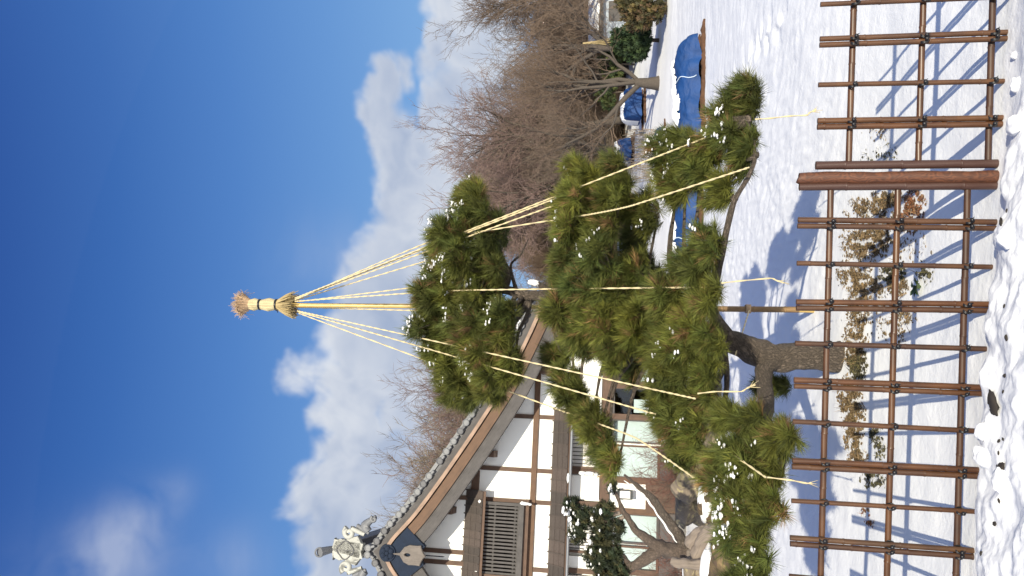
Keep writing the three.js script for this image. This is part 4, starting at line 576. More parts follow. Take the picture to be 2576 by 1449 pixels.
// ------------------------------------------------------------------ the pole with its straw finial and the ropes that hold the branches
{
  const foot = onSnow(2049, 780, 5), S = -foot.z, top = at(590, 766, S + 0.02);
  const pole = thing('bamboo_pole', 'tall yellow bamboo pole rising through the pine to a tied straw finial', 'pole', foot);
  const L = p => p.clone().sub(foot), P = (v, y, s = S) => L(at(v, y, s));
  const canePole = (pts, r0, r1, mat, name) => { const c = curve(pts, 60), len = c.reduce((s, p, i) => i ? s + p.distanceTo(c[i - 1]) : 0, 0); let d = 0, k = 0.12; const nodes = []; while (k < len) { nodes.push(k); k += 0.27; } const pp = [], rd = []; for (let i = 0; i < c.length; i++) { if (i) { const seg = c[i].distanceTo(c[i - 1]); for (const nq of nodes) if (nq > d && nq <= d + seg) { const t = (nq - d) / seg; for (const [o, m] of [[-0.008, 1], [0, 1.13], [0.006, 1.0]]) { const f = Math.max(0.02, Math.min(0.98, t + o / seg)); pp.push(c[i - 1].clone().lerp(c[i], f)); rd.push(lerp(r0, r1, i / 60) * m); } } d += seg; } pp.push(c[i]); rd.push(lerp(r0, r1, i / 60)); } return mesh(name, tube(pp, t => rd[Math.min(rd.length - 1, Math.round(t * (rd.length - 1)))], 10), mat, pole); };
  canePole([V(0, -0.25, 0), P(2010, 779)], 0.0275, 0.027, M.bamboo, 'pole');
  canePole([P(2010, 779), P(1700, 776)], 0.027, 0.0255, M.bambooOld, 'pole');
  canePole([P(1700, 776), P(1200, 771), P(900, 769), P(640, 767)], 0.0255, 0.021, M.bamboo, 'pole');
  // lashing to the trunk
  const lash = []; for (let i = 0; i < 4; i++) lash.push(moved(mergeVertices(new THREE.TorusGeometry(0.034, 0.009, 5, 14)), 0, 0.012 * (i - 1.5), 0, Math.PI / 2 + 0.1 * (i - 1.5), 0, 0)); const ls = P(1882, 777); lash.forEach(g => moved(g, ls.x, ls.y, ls.z)); mesh('lashing', lash.map(fix), M.strawBrown, pole);
  // finial: straw sheath, two black ties, splayed skirt below and brush above
  const strand = (a, b, c, r) => tube([a, b, c], [r, r * 0.8, r * 0.35], 4, false);
  const ax = v => P(v, lerp(765, 768, (v - 590) / 160), S);
  const A = ax(745), B = ax(697), C = ax(655), D = ax(628), E = ax(588), yv = t => t;
  const sheath = [], skirt = [], brush = [];
  for (let i = 0; i < 90; i++) { const a = R() * 6.283, rB = 0.046 + 0.008 * R(), off = (r, v) => V(Math.cos(a) * r, 0, Math.sin(a) * r).add(v); const mid = B.clone().lerp(C, 0.5); sheath.push(tube([off(0.042, B.clone().lerp(A, 0.12)), off(0.043, B), off(0.052 + 0.01 * R(), mid), off(0.04, C), off(0.048 + 0.01 * R(), C.clone().lerp(D, 0.55)), off(0.043, D)], 0.0075, 5, false)); }
  for (let i = 0; i < 210; i++) { const a = R() * 6.283, r1 = rr(0.05, 0.15), lean = rr(0.85, 1.08), off = (r, v) => V(Math.cos(a) * r, 0, Math.sin(a) * r).add(v); skirt.push(strand(off(0.042, B), off(0.05 + r1 * 0.35, B.clone().lerp(A, 0.5 * lean)), off(r1, B.clone().lerp(A, lean)).add(V(rr(-0.012, 0.012), rr(-0.01, 0.02), rr(-0.012, 0.012))), 0.0065)); }
  for (let i = 0; i < 340; i++) { const a = R() * 6.283, r1 = Math.pow(R(), 0.7) * 0.155, off = (r, v) => V(Math.cos(a) * r, 0, Math.sin(a) * r).add(v), h = Math.sqrt(Math.max(0.05, 1 - (r1 / 0.18) ** 2)) * rr(0.75, 1.1), droop = R() < 0.14 ? -0.5 : 0; brush.push(strand(off(0.036, D.clone().lerp(C, 0.2)), off(0.03 + r1 * 0.55, D.clone().lerp(E, 0.5)), off(r1, D.clone().lerp(E, h + droop)).add(V(rr(-0.02, 0.02), rr(-0.02, 0.02), rr(-0.02, 0.02))), 0.004)); }
  const fin = mesh('straw_sheath', sheath, M.strawPale, pole);
  for (const [nm, l, m] of [['straw_skirt', skirt, M.straw], ['straw_brush', brush, M.strawBrown]]) { const k = mesh(nm, l, m, fin); k.userData.kind = 'stuff'; }
  for (const [p, r] of [[B, 0.054], [C, 0.05]]) mesh('black_tie', join([0, 1].map(k => moved(mergeVertices(new THREE.TorusGeometry(r, 0.0075, 6, 20)), p.x, p.y + 0.008 * k, p.z, Math.PI / 2 + 0.08, 0.04 * k, 0)).concat(p === B ? [tube([V(-0.03, B.y, B.z + 0.05), V(-0.05, B.y - 0.03, B.z + 0.06), V(-0.075, B.y - 0.035, B.z + 0.05)].map((q, i) => i ? q.add(V(B.x, 0, 0)) : q.add(V(B.x, 0, 0))), 0.005, 5)] : []).map(fix)), M.tie, fin);
  // twisted straw ropes
  const ropeG = (pts, r) => { const c = [], n = pts.length; let len = 0; const fine = new THREE.CatmullRomCurve3(pts, false, 'catmullrom', 0.2); len = fine.getLength(); const m = Math.max(6, Math.round(len / 0.03)), pp = fine.getPoints(m); const strands = []; for (const ph of [0, 3.1416]) { const o = []; for (let i = 0; i <= m; i++) { const t = pp[Math.min(m, i + 1)].clone().sub(pp[Math.max(0, i - 1)]).normalize(), a = V(1, 0, 0).sub(t.clone().multiplyScalar(t.x)).normalize(), b = V().crossVectors(t, a), w = i * 1.15 + ph; o.push(pp[i].clone().addScaledVector(a, Math.cos(w) * r * 0.5).addScaledVector(b, Math.sin(w) * r * 0.5)); } strands.push(tube(o, r * 0.62, 5, true)); } return join(strands); };
  const ropes = [
    ['straw rope to the lowest right-hand pad, passing over the middle pads', [[742, 750, S - 0.05], [1845, 319, 5.7]]],
    ['upper straw rope of the pair reaching the right edge of the middle pads', [[742, 752, S], [1430, 487, 6.2]]],
    ['lower straw rope of the pair reaching the right edge of the middle pads', [[742, 753, S], [1435, 502, 6.2]]],
    ['straw rope over the upper pad and on to the drooping right-hand limb', [[742, 754, S - 0.06], [1088, 606, 6.85], [1480, 540, 6.05], [1590, 517, 5.8], [1885, 421, 5.4]]],
    ['faint straw rope behind, from the finial into the snowy top pad', [[742, 756, S + 0.03], [1160, 630, 7.1]]],
    ['straw rope hanging almost straight down the middle of the pine to a loose end', [[742, 758, S - 0.07], [1140, 731, 6.62], [1820, 722, 5.62]]],
    ['thin straw rope at the back just right of the pole', [[742, 760, S + 0.05], [1130, 712, 7.3]]],
    ['straw rope crossing the upper pad to the lower left pads', [[748, 782, S - 0.06], [1750, 1003, 5.68]]],
    ['straw rope crossing the gable to the left-hand middle pad', [[750, 784, S - 0.02], [1650, 1042, 5.85]]],
    ['outermost straw rope on the house side, ending at the low rocks', [[752, 788, S], [1390, 1025, 6.6], [1600, 1102, 6.0], [1820, 1255, 5.4]]],
    ['faint straw rope close behind the pole', [[748, 773, S + 0.1], [1140, 784, 7.4]]],
    ['second straw rope left of the pole, ending in the upper pad', [[750, 783, S - 0.03], [1150, 899, 6.9]]],
    ['straw rope down to the snowy pad at the lower left', [[1800, 1112, 5.5], [1925, 1200, 5.0]]],
    ['short straw rope from the pole across to the trunk', [[1885, 780, S - 0.03], [1850, 893, 6.4]]],
  ];
  for (const [l, pts] of ropes) { const w = pts.map(q => at(...q)), o = mesh('straw_rope', ropeG(w, 0.0068), M.rope); tag(o, l, 'rope'); }
  // loose ends below the knots
  const tails = [['yellow loose rope end with a bent tip hanging right of the log post pad', [[1900, 300, 5.55], [1935, 298, 5.5], [1985, 292, 5.45], [2030, 290, 5.4], [2036, 284, 5.4], [2054, 275, 5.4]]], ['yellow loose rope end with a frayed tip in front of the open snow', [[1815, 712, 5.4], [1870, 706, 5.4], [1940, 700, 5.4], [1952, 705, 5.4], [1972, 712, 5.38]]], ['yellow loose rope end looped beside the trunk limb', [[1755, 990, 5.6], [1800, 985, 5.55], [1865, 985, 5.5], [1880, 976, 5.5], [1900, 968, 5.45]]], ['short yellow rope end at the lower left pad', [[1925, 1200, 5.05], [1990, 1208, 5.0], [2030, 1216, 4.95], [2042, 1214, 4.95]]]];
  for (const [l, pts] of tails) { const w = pts.map(q => at(...q)), o = mesh('rope_end', [ropeG(w, 0.0055), ...[0, 1, 2, 3].map(() => { const e = w[w.length - 1]; return tube([w[w.length - 2].clone().lerp(e, 0.3), e.clone().add(V(rr(-0.03, 0.03), rr(-0.04, 0.01), rr(-0.02, 0.02)))], [0.003, 0.0012], 4); })], M.rope); tag(o, l, 'rope end'); }
}

// ------------------------------------------------------------------ bare trees
/** limbs and twigs of a leafless tree, base at the origin */
function bareTree(seed, o) {
  const r = mulberry(seed), q = (a, b) => a + (b - a) * r(), limbs = [], tp = [], ti = [];
  const twig = (a, b, r0, r1) => { const d = b.clone().sub(a).normalize(), s = V(d.y, -d.x + 0.01, 0.2).cross(d).normalize(), t = V().crossVectors(d, s), k = tp.length / 3; for (const [p, rad] of [[a, r0], [b, r1]]) for (let i = 0; i < 3; i++) { const an = i * 2.0944; tp.push(p.x + (s.x * Math.cos(an) + t.x * Math.sin(an)) * rad, p.y + (s.y * Math.cos(an) + t.y * Math.sin(an)) * rad, p.z + (s.z * Math.cos(an) + t.z * Math.sin(an)) * rad); } for (let i = 0; i < 3; i++) { const j = (i + 1) % 3; ti.push(k + i, k + j, k + 3 + i, k + j, k + 3 + j, k + 3 + i); } };
  const rnd = () => V(q(-1, 1), q(-1, 1), q(-1, 1));
  (function grow(p, dir, len, rad, lvl) {
    const n = lvl === 0 ? 7 : lvl < 3 ? 5 : 3, pts = [p.clone()], dirs = [dir.clone()]; let c = p.clone(), d = dir.clone();
    for (let i = 0; i < n; i++) { d.addScaledVector(rnd(), lvl === 0 ? o.bend : o.wiggle).add(V(0, lvl ? o.lift : 0.05, 0)).normalize(); c = c.clone().addScaledVector(d, len / n); pts.push(c); dirs.push(d.clone()); }
    const r1 = rad * (lvl === 0 ? 0.55 : 0.35);
    if (lvl < 3) limbs.push(tube(pts, [rad * (lvl ? 1 : 1.25), rad * 0.9, lerp(rad, r1, 0.6), r1], lvl === 0 ? 9 : 5, false, lvl === 0 ? 0.12 : 0)); else for (let i = 0; i < n; i++) twig(pts[i], pts[i + 1], lerp(rad, r1, i / n), lerp(rad, r1, (i + 1) / n));
    if (lvl >= o.levels) return;
    const kids = o.kids[lvl];
    for (let k = 0; k < kids; k++) { const t = lvl === 0 ? lerp(o.fork, 1, (k + r()) / kids) : lerp(0.2, 1, (k + r()) / kids), f = t * n, i = Math.min(n - 1, Math.floor(f)), pos = pts[i].clone().lerp(pts[i + 1], f - i), ax = rnd(); ax.sub(dirs[i].clone().multiplyScalar(ax.dot(dirs[i]))).normalize(); const sp = lvl === 0 ? q(o.spread[0], o.spread[1]) : q(0.35, 1.0), nd = dirs[i].clone().multiplyScalar(Math.cos(sp)).addScaledVector(ax, Math.sin(sp)).normalize(); grow(pos, nd, len * (lvl === 0 ? q(0.55, 0.85) * o.limb : q(0.45, 0.72)), Math.max(o.fine, lerp(rad, r1, t) * q(0.5, 0.7)), lvl + 1); }
  })(V(0, -0.15, 0), V(q(-0.08, 0.08), 1, q(-0.08, 0.08)).normalize(), o.trunk, o.rad, 0);
  const g = new THREE.BufferGeometry(); g.setAttribute('position', new THREE.Float32BufferAttribute(tp, 3)); g.setIndex(ti); g.computeVertexNormals();
  return { limbs: join(limbs), twigs: g };
}
const wood = {
  spreading: bareTree(101, { trunk: 2.6, rad: 0.21, bend: 0.1, wiggle: 0.26, lift: 0.05, levels: 5, kids: [7, 6, 6, 5, 4], fork: 0.45, spread: [0.5, 1.15], limb: 1.6, fine: 0.0075 }),
  low: bareTree(105, { trunk: 1.0, rad: 0.25, bend: 0.06, wiggle: 0.3, lift: 0.09, levels: 5, kids: [5, 5, 6, 5, 4], fork: 0.75, spread: [0.25, 1.0], limb: 4.6, fine: 0.006 }),
  tall: bareTree(102, { trunk: 6.0, rad: 0.16, bend: 0.07, wiggle: 0.2, lift: 0.10, levels: 5, kids: [13, 6, 5, 4, 3], fork: 0.3, spread: [0.4, 0.85], limb: 0.62, fine: 0.008 }),
  round: bareTree(103, { trunk: 3.4, rad: 0.15, bend: 0.08, wiggle: 0.22, lift: 0.07, levels: 5, kids: [10, 6, 6, 4, 3], fork: 0.25, spread: [0.5, 1.0], limb: 0.95, fine: 0.008 }),
  thicket: bareTree(104, { trunk: 0.5, rad: 0.05, bend: 0.2, wiggle: 0.25, lift: 0.06, levels: 4, kids: [12, 6, 5, 4], fork: 0.05, spread: [0.2, 1.1], limb: 4.2, fine: 0.006 }),
};
const twigM = (r, g, b) => new THREE.MeshStandardMaterial({ color: rgb(r, g, b), roughness: 0.9 });
const TW = { brown: twigM(0.17, 0.12, 0.085), pink: twigM(0.22, 0.15, 0.13), grey: twigM(0.165, 0.125, 0.095), red: twigM(0.19, 0.085, 0.06) };  // far twig tones lightened and greyed in the colour, standing in for haze
const limbM = new THREE.MeshStandardMaterial({ color: rgb(0.11, 0.09, 0.074), map: T.bark, roughness: 0.95 });
{
  // the wood on the slope: everything that reads as one mass
  const w = new THREE.Group(); w.name = 'bare_wood'; scene.add(w); w.userData.kind = 'stuff'; tag(w, 'brown leafless wood on the slope behind the snowy garden', 'wood');
  const lists = { spreading: [], tall: [], round: [], thicket: [] }, c = new THREE.Color(), q = new THREE.Quaternion();
  const put = (kind, x, s, sc, col) => { q.setFromEuler(new THREE.Euler(rr(-0.06, 0.06), R() * 6.283, rr(-0.06, 0.06))); lists[kind].push([new THREE.Matrix4().compose(V(x, ground(x, -s) - 0.05, -s), q, V(sc * rr(0.9, 1.1), sc, sc * rr(0.9, 1.1))), col]); };
  const tone = () => { const t = R(), f = rr(0.75, 1.2), a = t < 0.4 ? [0.18, 0.125, 0.088] : t < 0.6 ? [0.215, 0.14, 0.115] : t < 0.85 ? [0.20, 0.165, 0.12] : [0.125, 0.09, 0.065]; return [a[0] * f, a[1] * f, a[2] * f]; };  // wood tones carry distance haze in their colour, lighter and greyer
  const tall = (y) => [[-100, 1300], [40, 1300], [130, 1320], [180, 1290], [250, 1200], [300, 1180], [350, 1180], [440, 1120], [520, 1150], [640, 1260], [800, 1300], [950, 1060], [1000, 1030], [1100, 1030], [1160, 1050], [1250, 990], [1330, 960], [1500, 1000]];
  for (let row = 0; row < 8; row++) { const s0 = 43 + row * 3.2; for (let a = -0.40; a < 0.43; a += 1.55 / s0) { const s = s0 + rr(-1.3, 1.3), x = (a + rr(-0.4, 0.4) / s0) * s, y = 1449 - (724 + x / s * 1960); const tl = tall(); let i = 0; while (i < tl.length - 2 && y > tl[i + 1][0]) i++; const vt = lerp(tl[i][1], tl[i + 1][1], Math.min(1, Math.max(0, (y - tl[i][0]) / (tl[i + 1][0] - tl[i][0])))) + 20; const top = at(Math.max(vt, 900), y, s).y - ground(x, -s); const h = Math.max(2.6, top * (R() < 0.3 ? rr(0.85, 1.0) : rr(0.42, 0.75))); if (y > 930 && R() < 0.45) continue; const kind = h > 6.5 ? (R() < 0.75 ? 'tall' : 'round') : R() < 0.6 ? 'round' : 'spreading'; const full = { tall: 9.6, round: 6.6, spreading: 6.4 }[kind]; put(kind, x, s, h / full, tone()); } }
  for (let i = 0; i < 420; i++) { const s = rr(41.5, 62), x = rr(-0.06, 0.42) * s; put('thicket', x, s, rr(0.6, 1.25), tone()); }
  for (let i = 0; i < 50; i++) { const s = rr(36, 60), x = rr(-0.4, -0.06) * s; put('thicket', x, s, rr(0.8, 1.3), tone()); }
  for (const k of Object.keys(lists)) for (const part of ['limbs', 'twigs']) { const l = lists[k]; if (!l.length) continue; const m = new THREE.InstancedMesh(wood[k][part], part === 'limbs' ? limbM.clone() : twigM(1, 1, 1), l.length); l.forEach(([mt, col], i) => { m.setMatrixAt(i, mt); const f = part === 'limbs' ? 1.5 : 1; m.setColorAt(i, c.setRGB(col[0] * f, col[1] * f, col[2] * f)); }); if (part === 'limbs') m.material.color.setRGB(1, 1, 1); m.name = part === 'limbs' ? 'tree_limbs' : 'tree_twigs'; m.userData.kind = 'stuff'; m.castShadow = m.receiveShadow = true; w.add(m); }
  // brown leaf-strewn ground under it
  const pos = [], idx = [], uv = [], nx = 120, nz = 50; for (let j = 0; j <= nz; j++) for (let i = 0; i <= nx; i++) { const x = lerp(-40, 45, i / nx), edge = 42 + 2.2 * fbm(x * 0.25, 5, 0, 3) + (x < -2 ? -2 : 0), s = lerp(edge, 110, Math.pow(j / nz, 1.6)), y = ground(x, -s) + 0.03 + 0.12 * fbm(x * 1.5, 4, s * 1.5, 3) - (j === 0 ? 0.12 : 0); pos.push(x, y + 0.05, -s); uv.push(x * 0.3, s * 0.3); }
  for (let j = 0; j < nz; j++) for (let i = 0; i < nx; i++) { const a = j * (nx + 1) + i, b = a + nx + 1; idx.push(a, a + 1, b, a + 1, b + 1, b); }
  const g = new THREE.BufferGeometry(); g.setAttribute('position', new THREE.Float32BufferAttribute(pos, 3)); g.setAttribute('uv', new THREE.Float32BufferAttribute(uv, 2)); g.setIndex(idx); g.computeVertexNormals();
  struct('forest_floor', g, new THREE.MeshStandardMaterial({ color: rgb(0.15, 0.095, 0.06), map: T.dirt, roughness: 1 }));
  // single trees that stand out from it
  const single = (kind, v, y, s, h, turn, mat, label, name = 'bare_tree') => { const p = at(v, y, s); p.y = ground(p.x, p.z); const full = { tall: 9.6, round: 6.6, spreading: 6.4, thicket: 2.3, low: 6.2 }[kind], o = thing(name, label, name === 'bare_shrub' ? 'shrub' : 'tree', p, turn); o.scale.setScalar(h / full); mesh('trunk', wood[kind].limbs, limbM, o); const t = mesh('twigs', wood[kind].twigs, mat, o); t.userData.kind = 'stuff'; return o; };
  single('low', 1666, 209, 29, 6.2, 0.6, TW.brown, 'thick-trunked bare tree with low crooked limbs just beyond the large tarp');
  single('tall', 1590, -40, 36, 9.4, 2.1, TW.brown, 'tall bare tree at the far right edge with drooping twigs against the cloud');
  single('tall', 1560, 300, 40, 10.4, 4.0, TW.pink, 'tall slender bare tree with a thin crown above the second tarp');
  single('round', 1540, 430, 41, 9.6, 1.0, TW.pink, 'pinkish bare tree rising right beside the snowy top pad of the pine');
  single('spreading', 1560, 120, 36, 6.6, 3.0, TW.brown, 'spreading brown bare tree behind the small round pine');
  single('tall', 1600, 1020, 46, 12.2, 0.3, TW.pink, 'pinkish bare tree behind the lower end of the tiled roof');
  single('round', 1600, 1130, 47, 11.6, 2.6, TW.pink, 'bare tree behind the middle of the tiled roof slope');
  single('tall', 1600, 1240, 46, 12.9, 5.0, TW.grey, 'bare tree whose twigs show just below the ridge-end ornament');
  single('low', 1580, 372, 38, 5.4, 2.0, TW.grey, 'pale-limbed low forked bare tree above the farthest tarp');
  single('low', 1572, 175, 41, 6.2, 4.4, TW.brown, 'low forked bare tree in the wood behind the thick-trunked one');
  single('thicket', 1700, 1185, 17.6, 1.25, 0.4, TW.red, 'reddish leafless shrub in front of the house windows', 'bare_shrub');
  single('thicket', 1712, 1245, 17.4, 0.8, 2.4, TW.brown, 'low brown leafless shrub below the white lantern panel', 'bare_shrub');
  single('thicket', 1715, 1425, 16.4, 1.15, 4.4, TW.red, 'reddish leafless shrub behind the forked old trunk', 'bare_shrub');
}
// ------------------------------------------------------------------ tarpaulin-covered heaps
function heap(label, A, B, h, w, snowAmt, seed, cords, earthLabel) {
  const len = A.distanceTo(B), dir = B.clone().sub(A).setY(0).normalize(), side = V(-dir.z, 0, dir.x); if (side.z < 0) side.negate();
  const base = A.clone().lerp(B, 0.5); base.y = ground(base.x, base.z) - 0.02;
  const o = thing('tarp_heap', label, 'tarpaulin', base);
  const nu = Math.max(30, Math.round(len / 0.06)), nv = 36, lift = h * 0.2;
  const P = (t, a, out = 0) => { // t along, a across the arch from the near foot 0 to the far foot 1
    const endf = Math.pow(Math.max(0, 1 - Math.pow(Math.abs(t * 2 - 1), 12)), 0.4), hump = 1 + 0.34 * fbm(t * len * 0.8 + seed, 1, 0, 3), x = (t - 0.5) * len, th = a * Math.PI, H = (h - lift) * endf * hump + out, Wd = w * (0.62 + 0.38 * endf) * (1 + 0.12 * fbm(t * len * 0.8, seed, 3, 2)) + out;
    const fold = 0.05 * fbm(t * len * 3.2, a * 3 + seed, 2, 3) + 0.03 * (1 - 2 * Math.abs(fbm(t * len * 2.3 + a * 2, a * 5, seed, 3))) + 0.025 * Math.sin(t * len * 9 + 3 * fbm(t * 7, a * 2, seed)) * Math.pow(Math.abs(Math.cos(th)), 2);
    const cs = Math.cos(th), sn = Math.pow(Math.sin(th), 0.72), p = base.clone().addScaledVector(dir, x).addScaledVector(side, cs * Wd + fold * cs); p.y = ground(p.x, p.z) + lift * (0.75 + 0.3 * N3(t * len * 1.3, seed, 1)) + sn * H + fold; return p.sub(base); };
  const sheet = (out, keep) => { const pos = [], uv = [], idx = []; for (let i = 0; i <= nu; i++) for (let j = 0; j <= nv; j++) { const t = i / nu, a = j / nv, p = P(t, a, out(t, a)); pos.push(p.x, p.y, p.z); uv.push(t * len, a * (w * 2 + h)); } for (let i = 0; i < nu; i++) for (let j = 0; j < nv; j++) { if (keep && !keep((i + 0.5) / nu, (j + 0.5) / nv)) continue; const a = i * (nv + 1) + j, b = a + nv + 1; idx.push(a, a + 1, b, a + 1, b + 1, b); } const g = new THREE.BufferGeometry(); g.setAttribute('position', new THREE.Float32BufferAttribute(pos, 3)); g.setAttribute('uv', new THREE.Float32BufferAttribute(uv, 2)); g.setIndex(idx); g.computeVertexNormals(); return g; };
  mesh('tarp', sheet(() => 0), M.tarp, o);
  const sn = (t, a) => (1 - Math.abs(a * 2 - 1.16)) * 1.5 - 1.08 + snowAmt - 0.9 * sstep(0.14, 0.03, t) + 0.8 * fbm(t * len * 2.2 + seed, a * 3.2, 4, 4);
  mesh('snow', sheet((t, a) => Math.min(0.075, Math.max(-0.02, sn(t, a) * 0.55)), (t, a) => sn(t, a) > -0.02), M.snowCap, o);
  const eg = []; for (const s of [1, -1]) { const m = Math.round(len / 0.07), p = []; for (let i = 0; i <= m; i++) { const t = i / m, q = base.clone().addScaledVector(dir, (t - 0.5) * (len + 0.5)).addScaledVector(side, s * (w * 0.94 + 0.05 * fbm(t * len * 2, s + seed, 1, 2))); q.y = ground(q.x, q.z) + 0.02; p.push(q.sub(base)); } eg.push(tube(p, t => (0.085 + 0.07 * fbm(t * len * 1.6, seed + s, 5, 3)) * Math.pow(Math.sin(Math.PI * Math.min(0.995, Math.max(0.005, t))), 0.3), 10, true, 0.5)); }
  mesh('earth', eg, M.earth, o);
  for (const t of cords) { const pts = []; for (let j = 0; j <= 24; j++) pts.push(P(t + 0.006 * Math.sin(j * 0.7), 0.02 + 0.96 * j / 24, 0.012)); mesh('cord', tube(pts, 0.011, 5), M.cord, o); }
}
{
  const a = onSnow(1768, 96, 8), b = onSnow(1768, 705, 8); b.z = lerp(b.z, a.z, 0.5);
  heap('largest blue tarpaulin heap on brown earth, its top white with snow, behind the pine', a, b, 0.58, 0.44, 0.14, 3.3, [0.185, 0.84]);
  const c = onSnow(1621, 226, 12), d = onSnow(1622, 306, 12); heap('smaller blue tarpaulin heap behind the thick-trunked bare tree', c, d, 0.95, 0.5, 0.25, 8.1, []);
  const e = at(1566, 350, 38), f = at(1566, 408, 38); e.y = ground(e.x, e.z); f.y = ground(f.x, f.z); heap('farthest blue tarpaulin heap at the foot of the wood', e, f, 0.85, 0.5, 0.3, 5.5, []);
  const g = onSnow(1672, 330, 10), h = onSnow(1676, 470, 10); heap('low blue tarpaulin heap half buried in snow behind the middle pads', g, h, 0.36, 0.4, 0.3, 1.7, []);
}
// ------------------------------------------------------------------ evergreen garden shrubs
const sprig = (seed, n, len, wd) => { const r = mulberry(seed), p = [], idx = []; for (let i = 0; i < n; i++) { const a = r() * 6.283, el = 0.3 + r() * 1.1, d = V(Math.cos(a) * Math.sin(el), Math.cos(el), Math.sin(a) * Math.sin(el)), o = V(0, (r() - 0.5) * len, 0), s = V(-Math.sin(a), 0, Math.cos(a)).multiplyScalar(wd), l = len * (0.6 + 0.6 * r()), b = p.length / 3; for (const [t, k] of [[0, 0.6], [0, -0.6], [0.5, 1], [0.5, -1], [1, 0]]) { const q = o.clone().addScaledVector(d, l * t).addScaledVector(s, k); p.push(q.x, q.y + (t === 0.5 ? 0.1 * len : 0), q.z); } idx.push(b, b + 1, b + 2, b + 1, b + 3, b + 2, b + 2, b + 3, b + 4); } const g = new THREE.BufferGeometry(); g.setAttribute('position', new THREE.Float32BufferAttribute(p, 3)); g.setIndex(idx); g.computeVertexNormals(); return g; };
const sprigG = sprig(31, 26, 0.075, 0.006);
function leafPad(parent, ctr, rx, ry, rz, n, cols, name, scale = 1) { const m = new THREE.InstancedMesh(sprigG, M.needle, n), q = new THREE.Quaternion(), c = new THREE.Color(), up = V(0, 1, 0); for (let i = 0; i < n; i++) { let d = V(rr(-1, 1), rr(-1, 1), rr(-1, 1)).normalize(); const k = Math.pow(R(), 0.3) * (1 + 0.28 * N3(d.x * 2 + ctr.x, d.y * 2 + ctr.y, d.z * 2)); const pos = V(d.x * rx * k, d.y * ry * k, d.z * rz * k); q.setFromUnitVectors(up, d.add(V(rr(-0.5, 0.5), 0.5 + rr(-0.4, 0.4), rr(-0.5, 0.5))).normalize()); const s = scale * rr(0.7, 1.2); m.setMatrixAt(i, new THREE.Matrix4().compose(pos, q, V(s, s, s))); const t = cols[Math.floor(R() * cols.length)], f = rr(0.65, 1.25); m.setColorAt(i, c.setRGB(t[0] * f, t[1] * f, t[2] * f)); } m.name = name; m.userData.kind = 'stuff'; m.castShadow = m.receiveShadow = true; m.position.copy(ctr); parent.add(m); return m; }
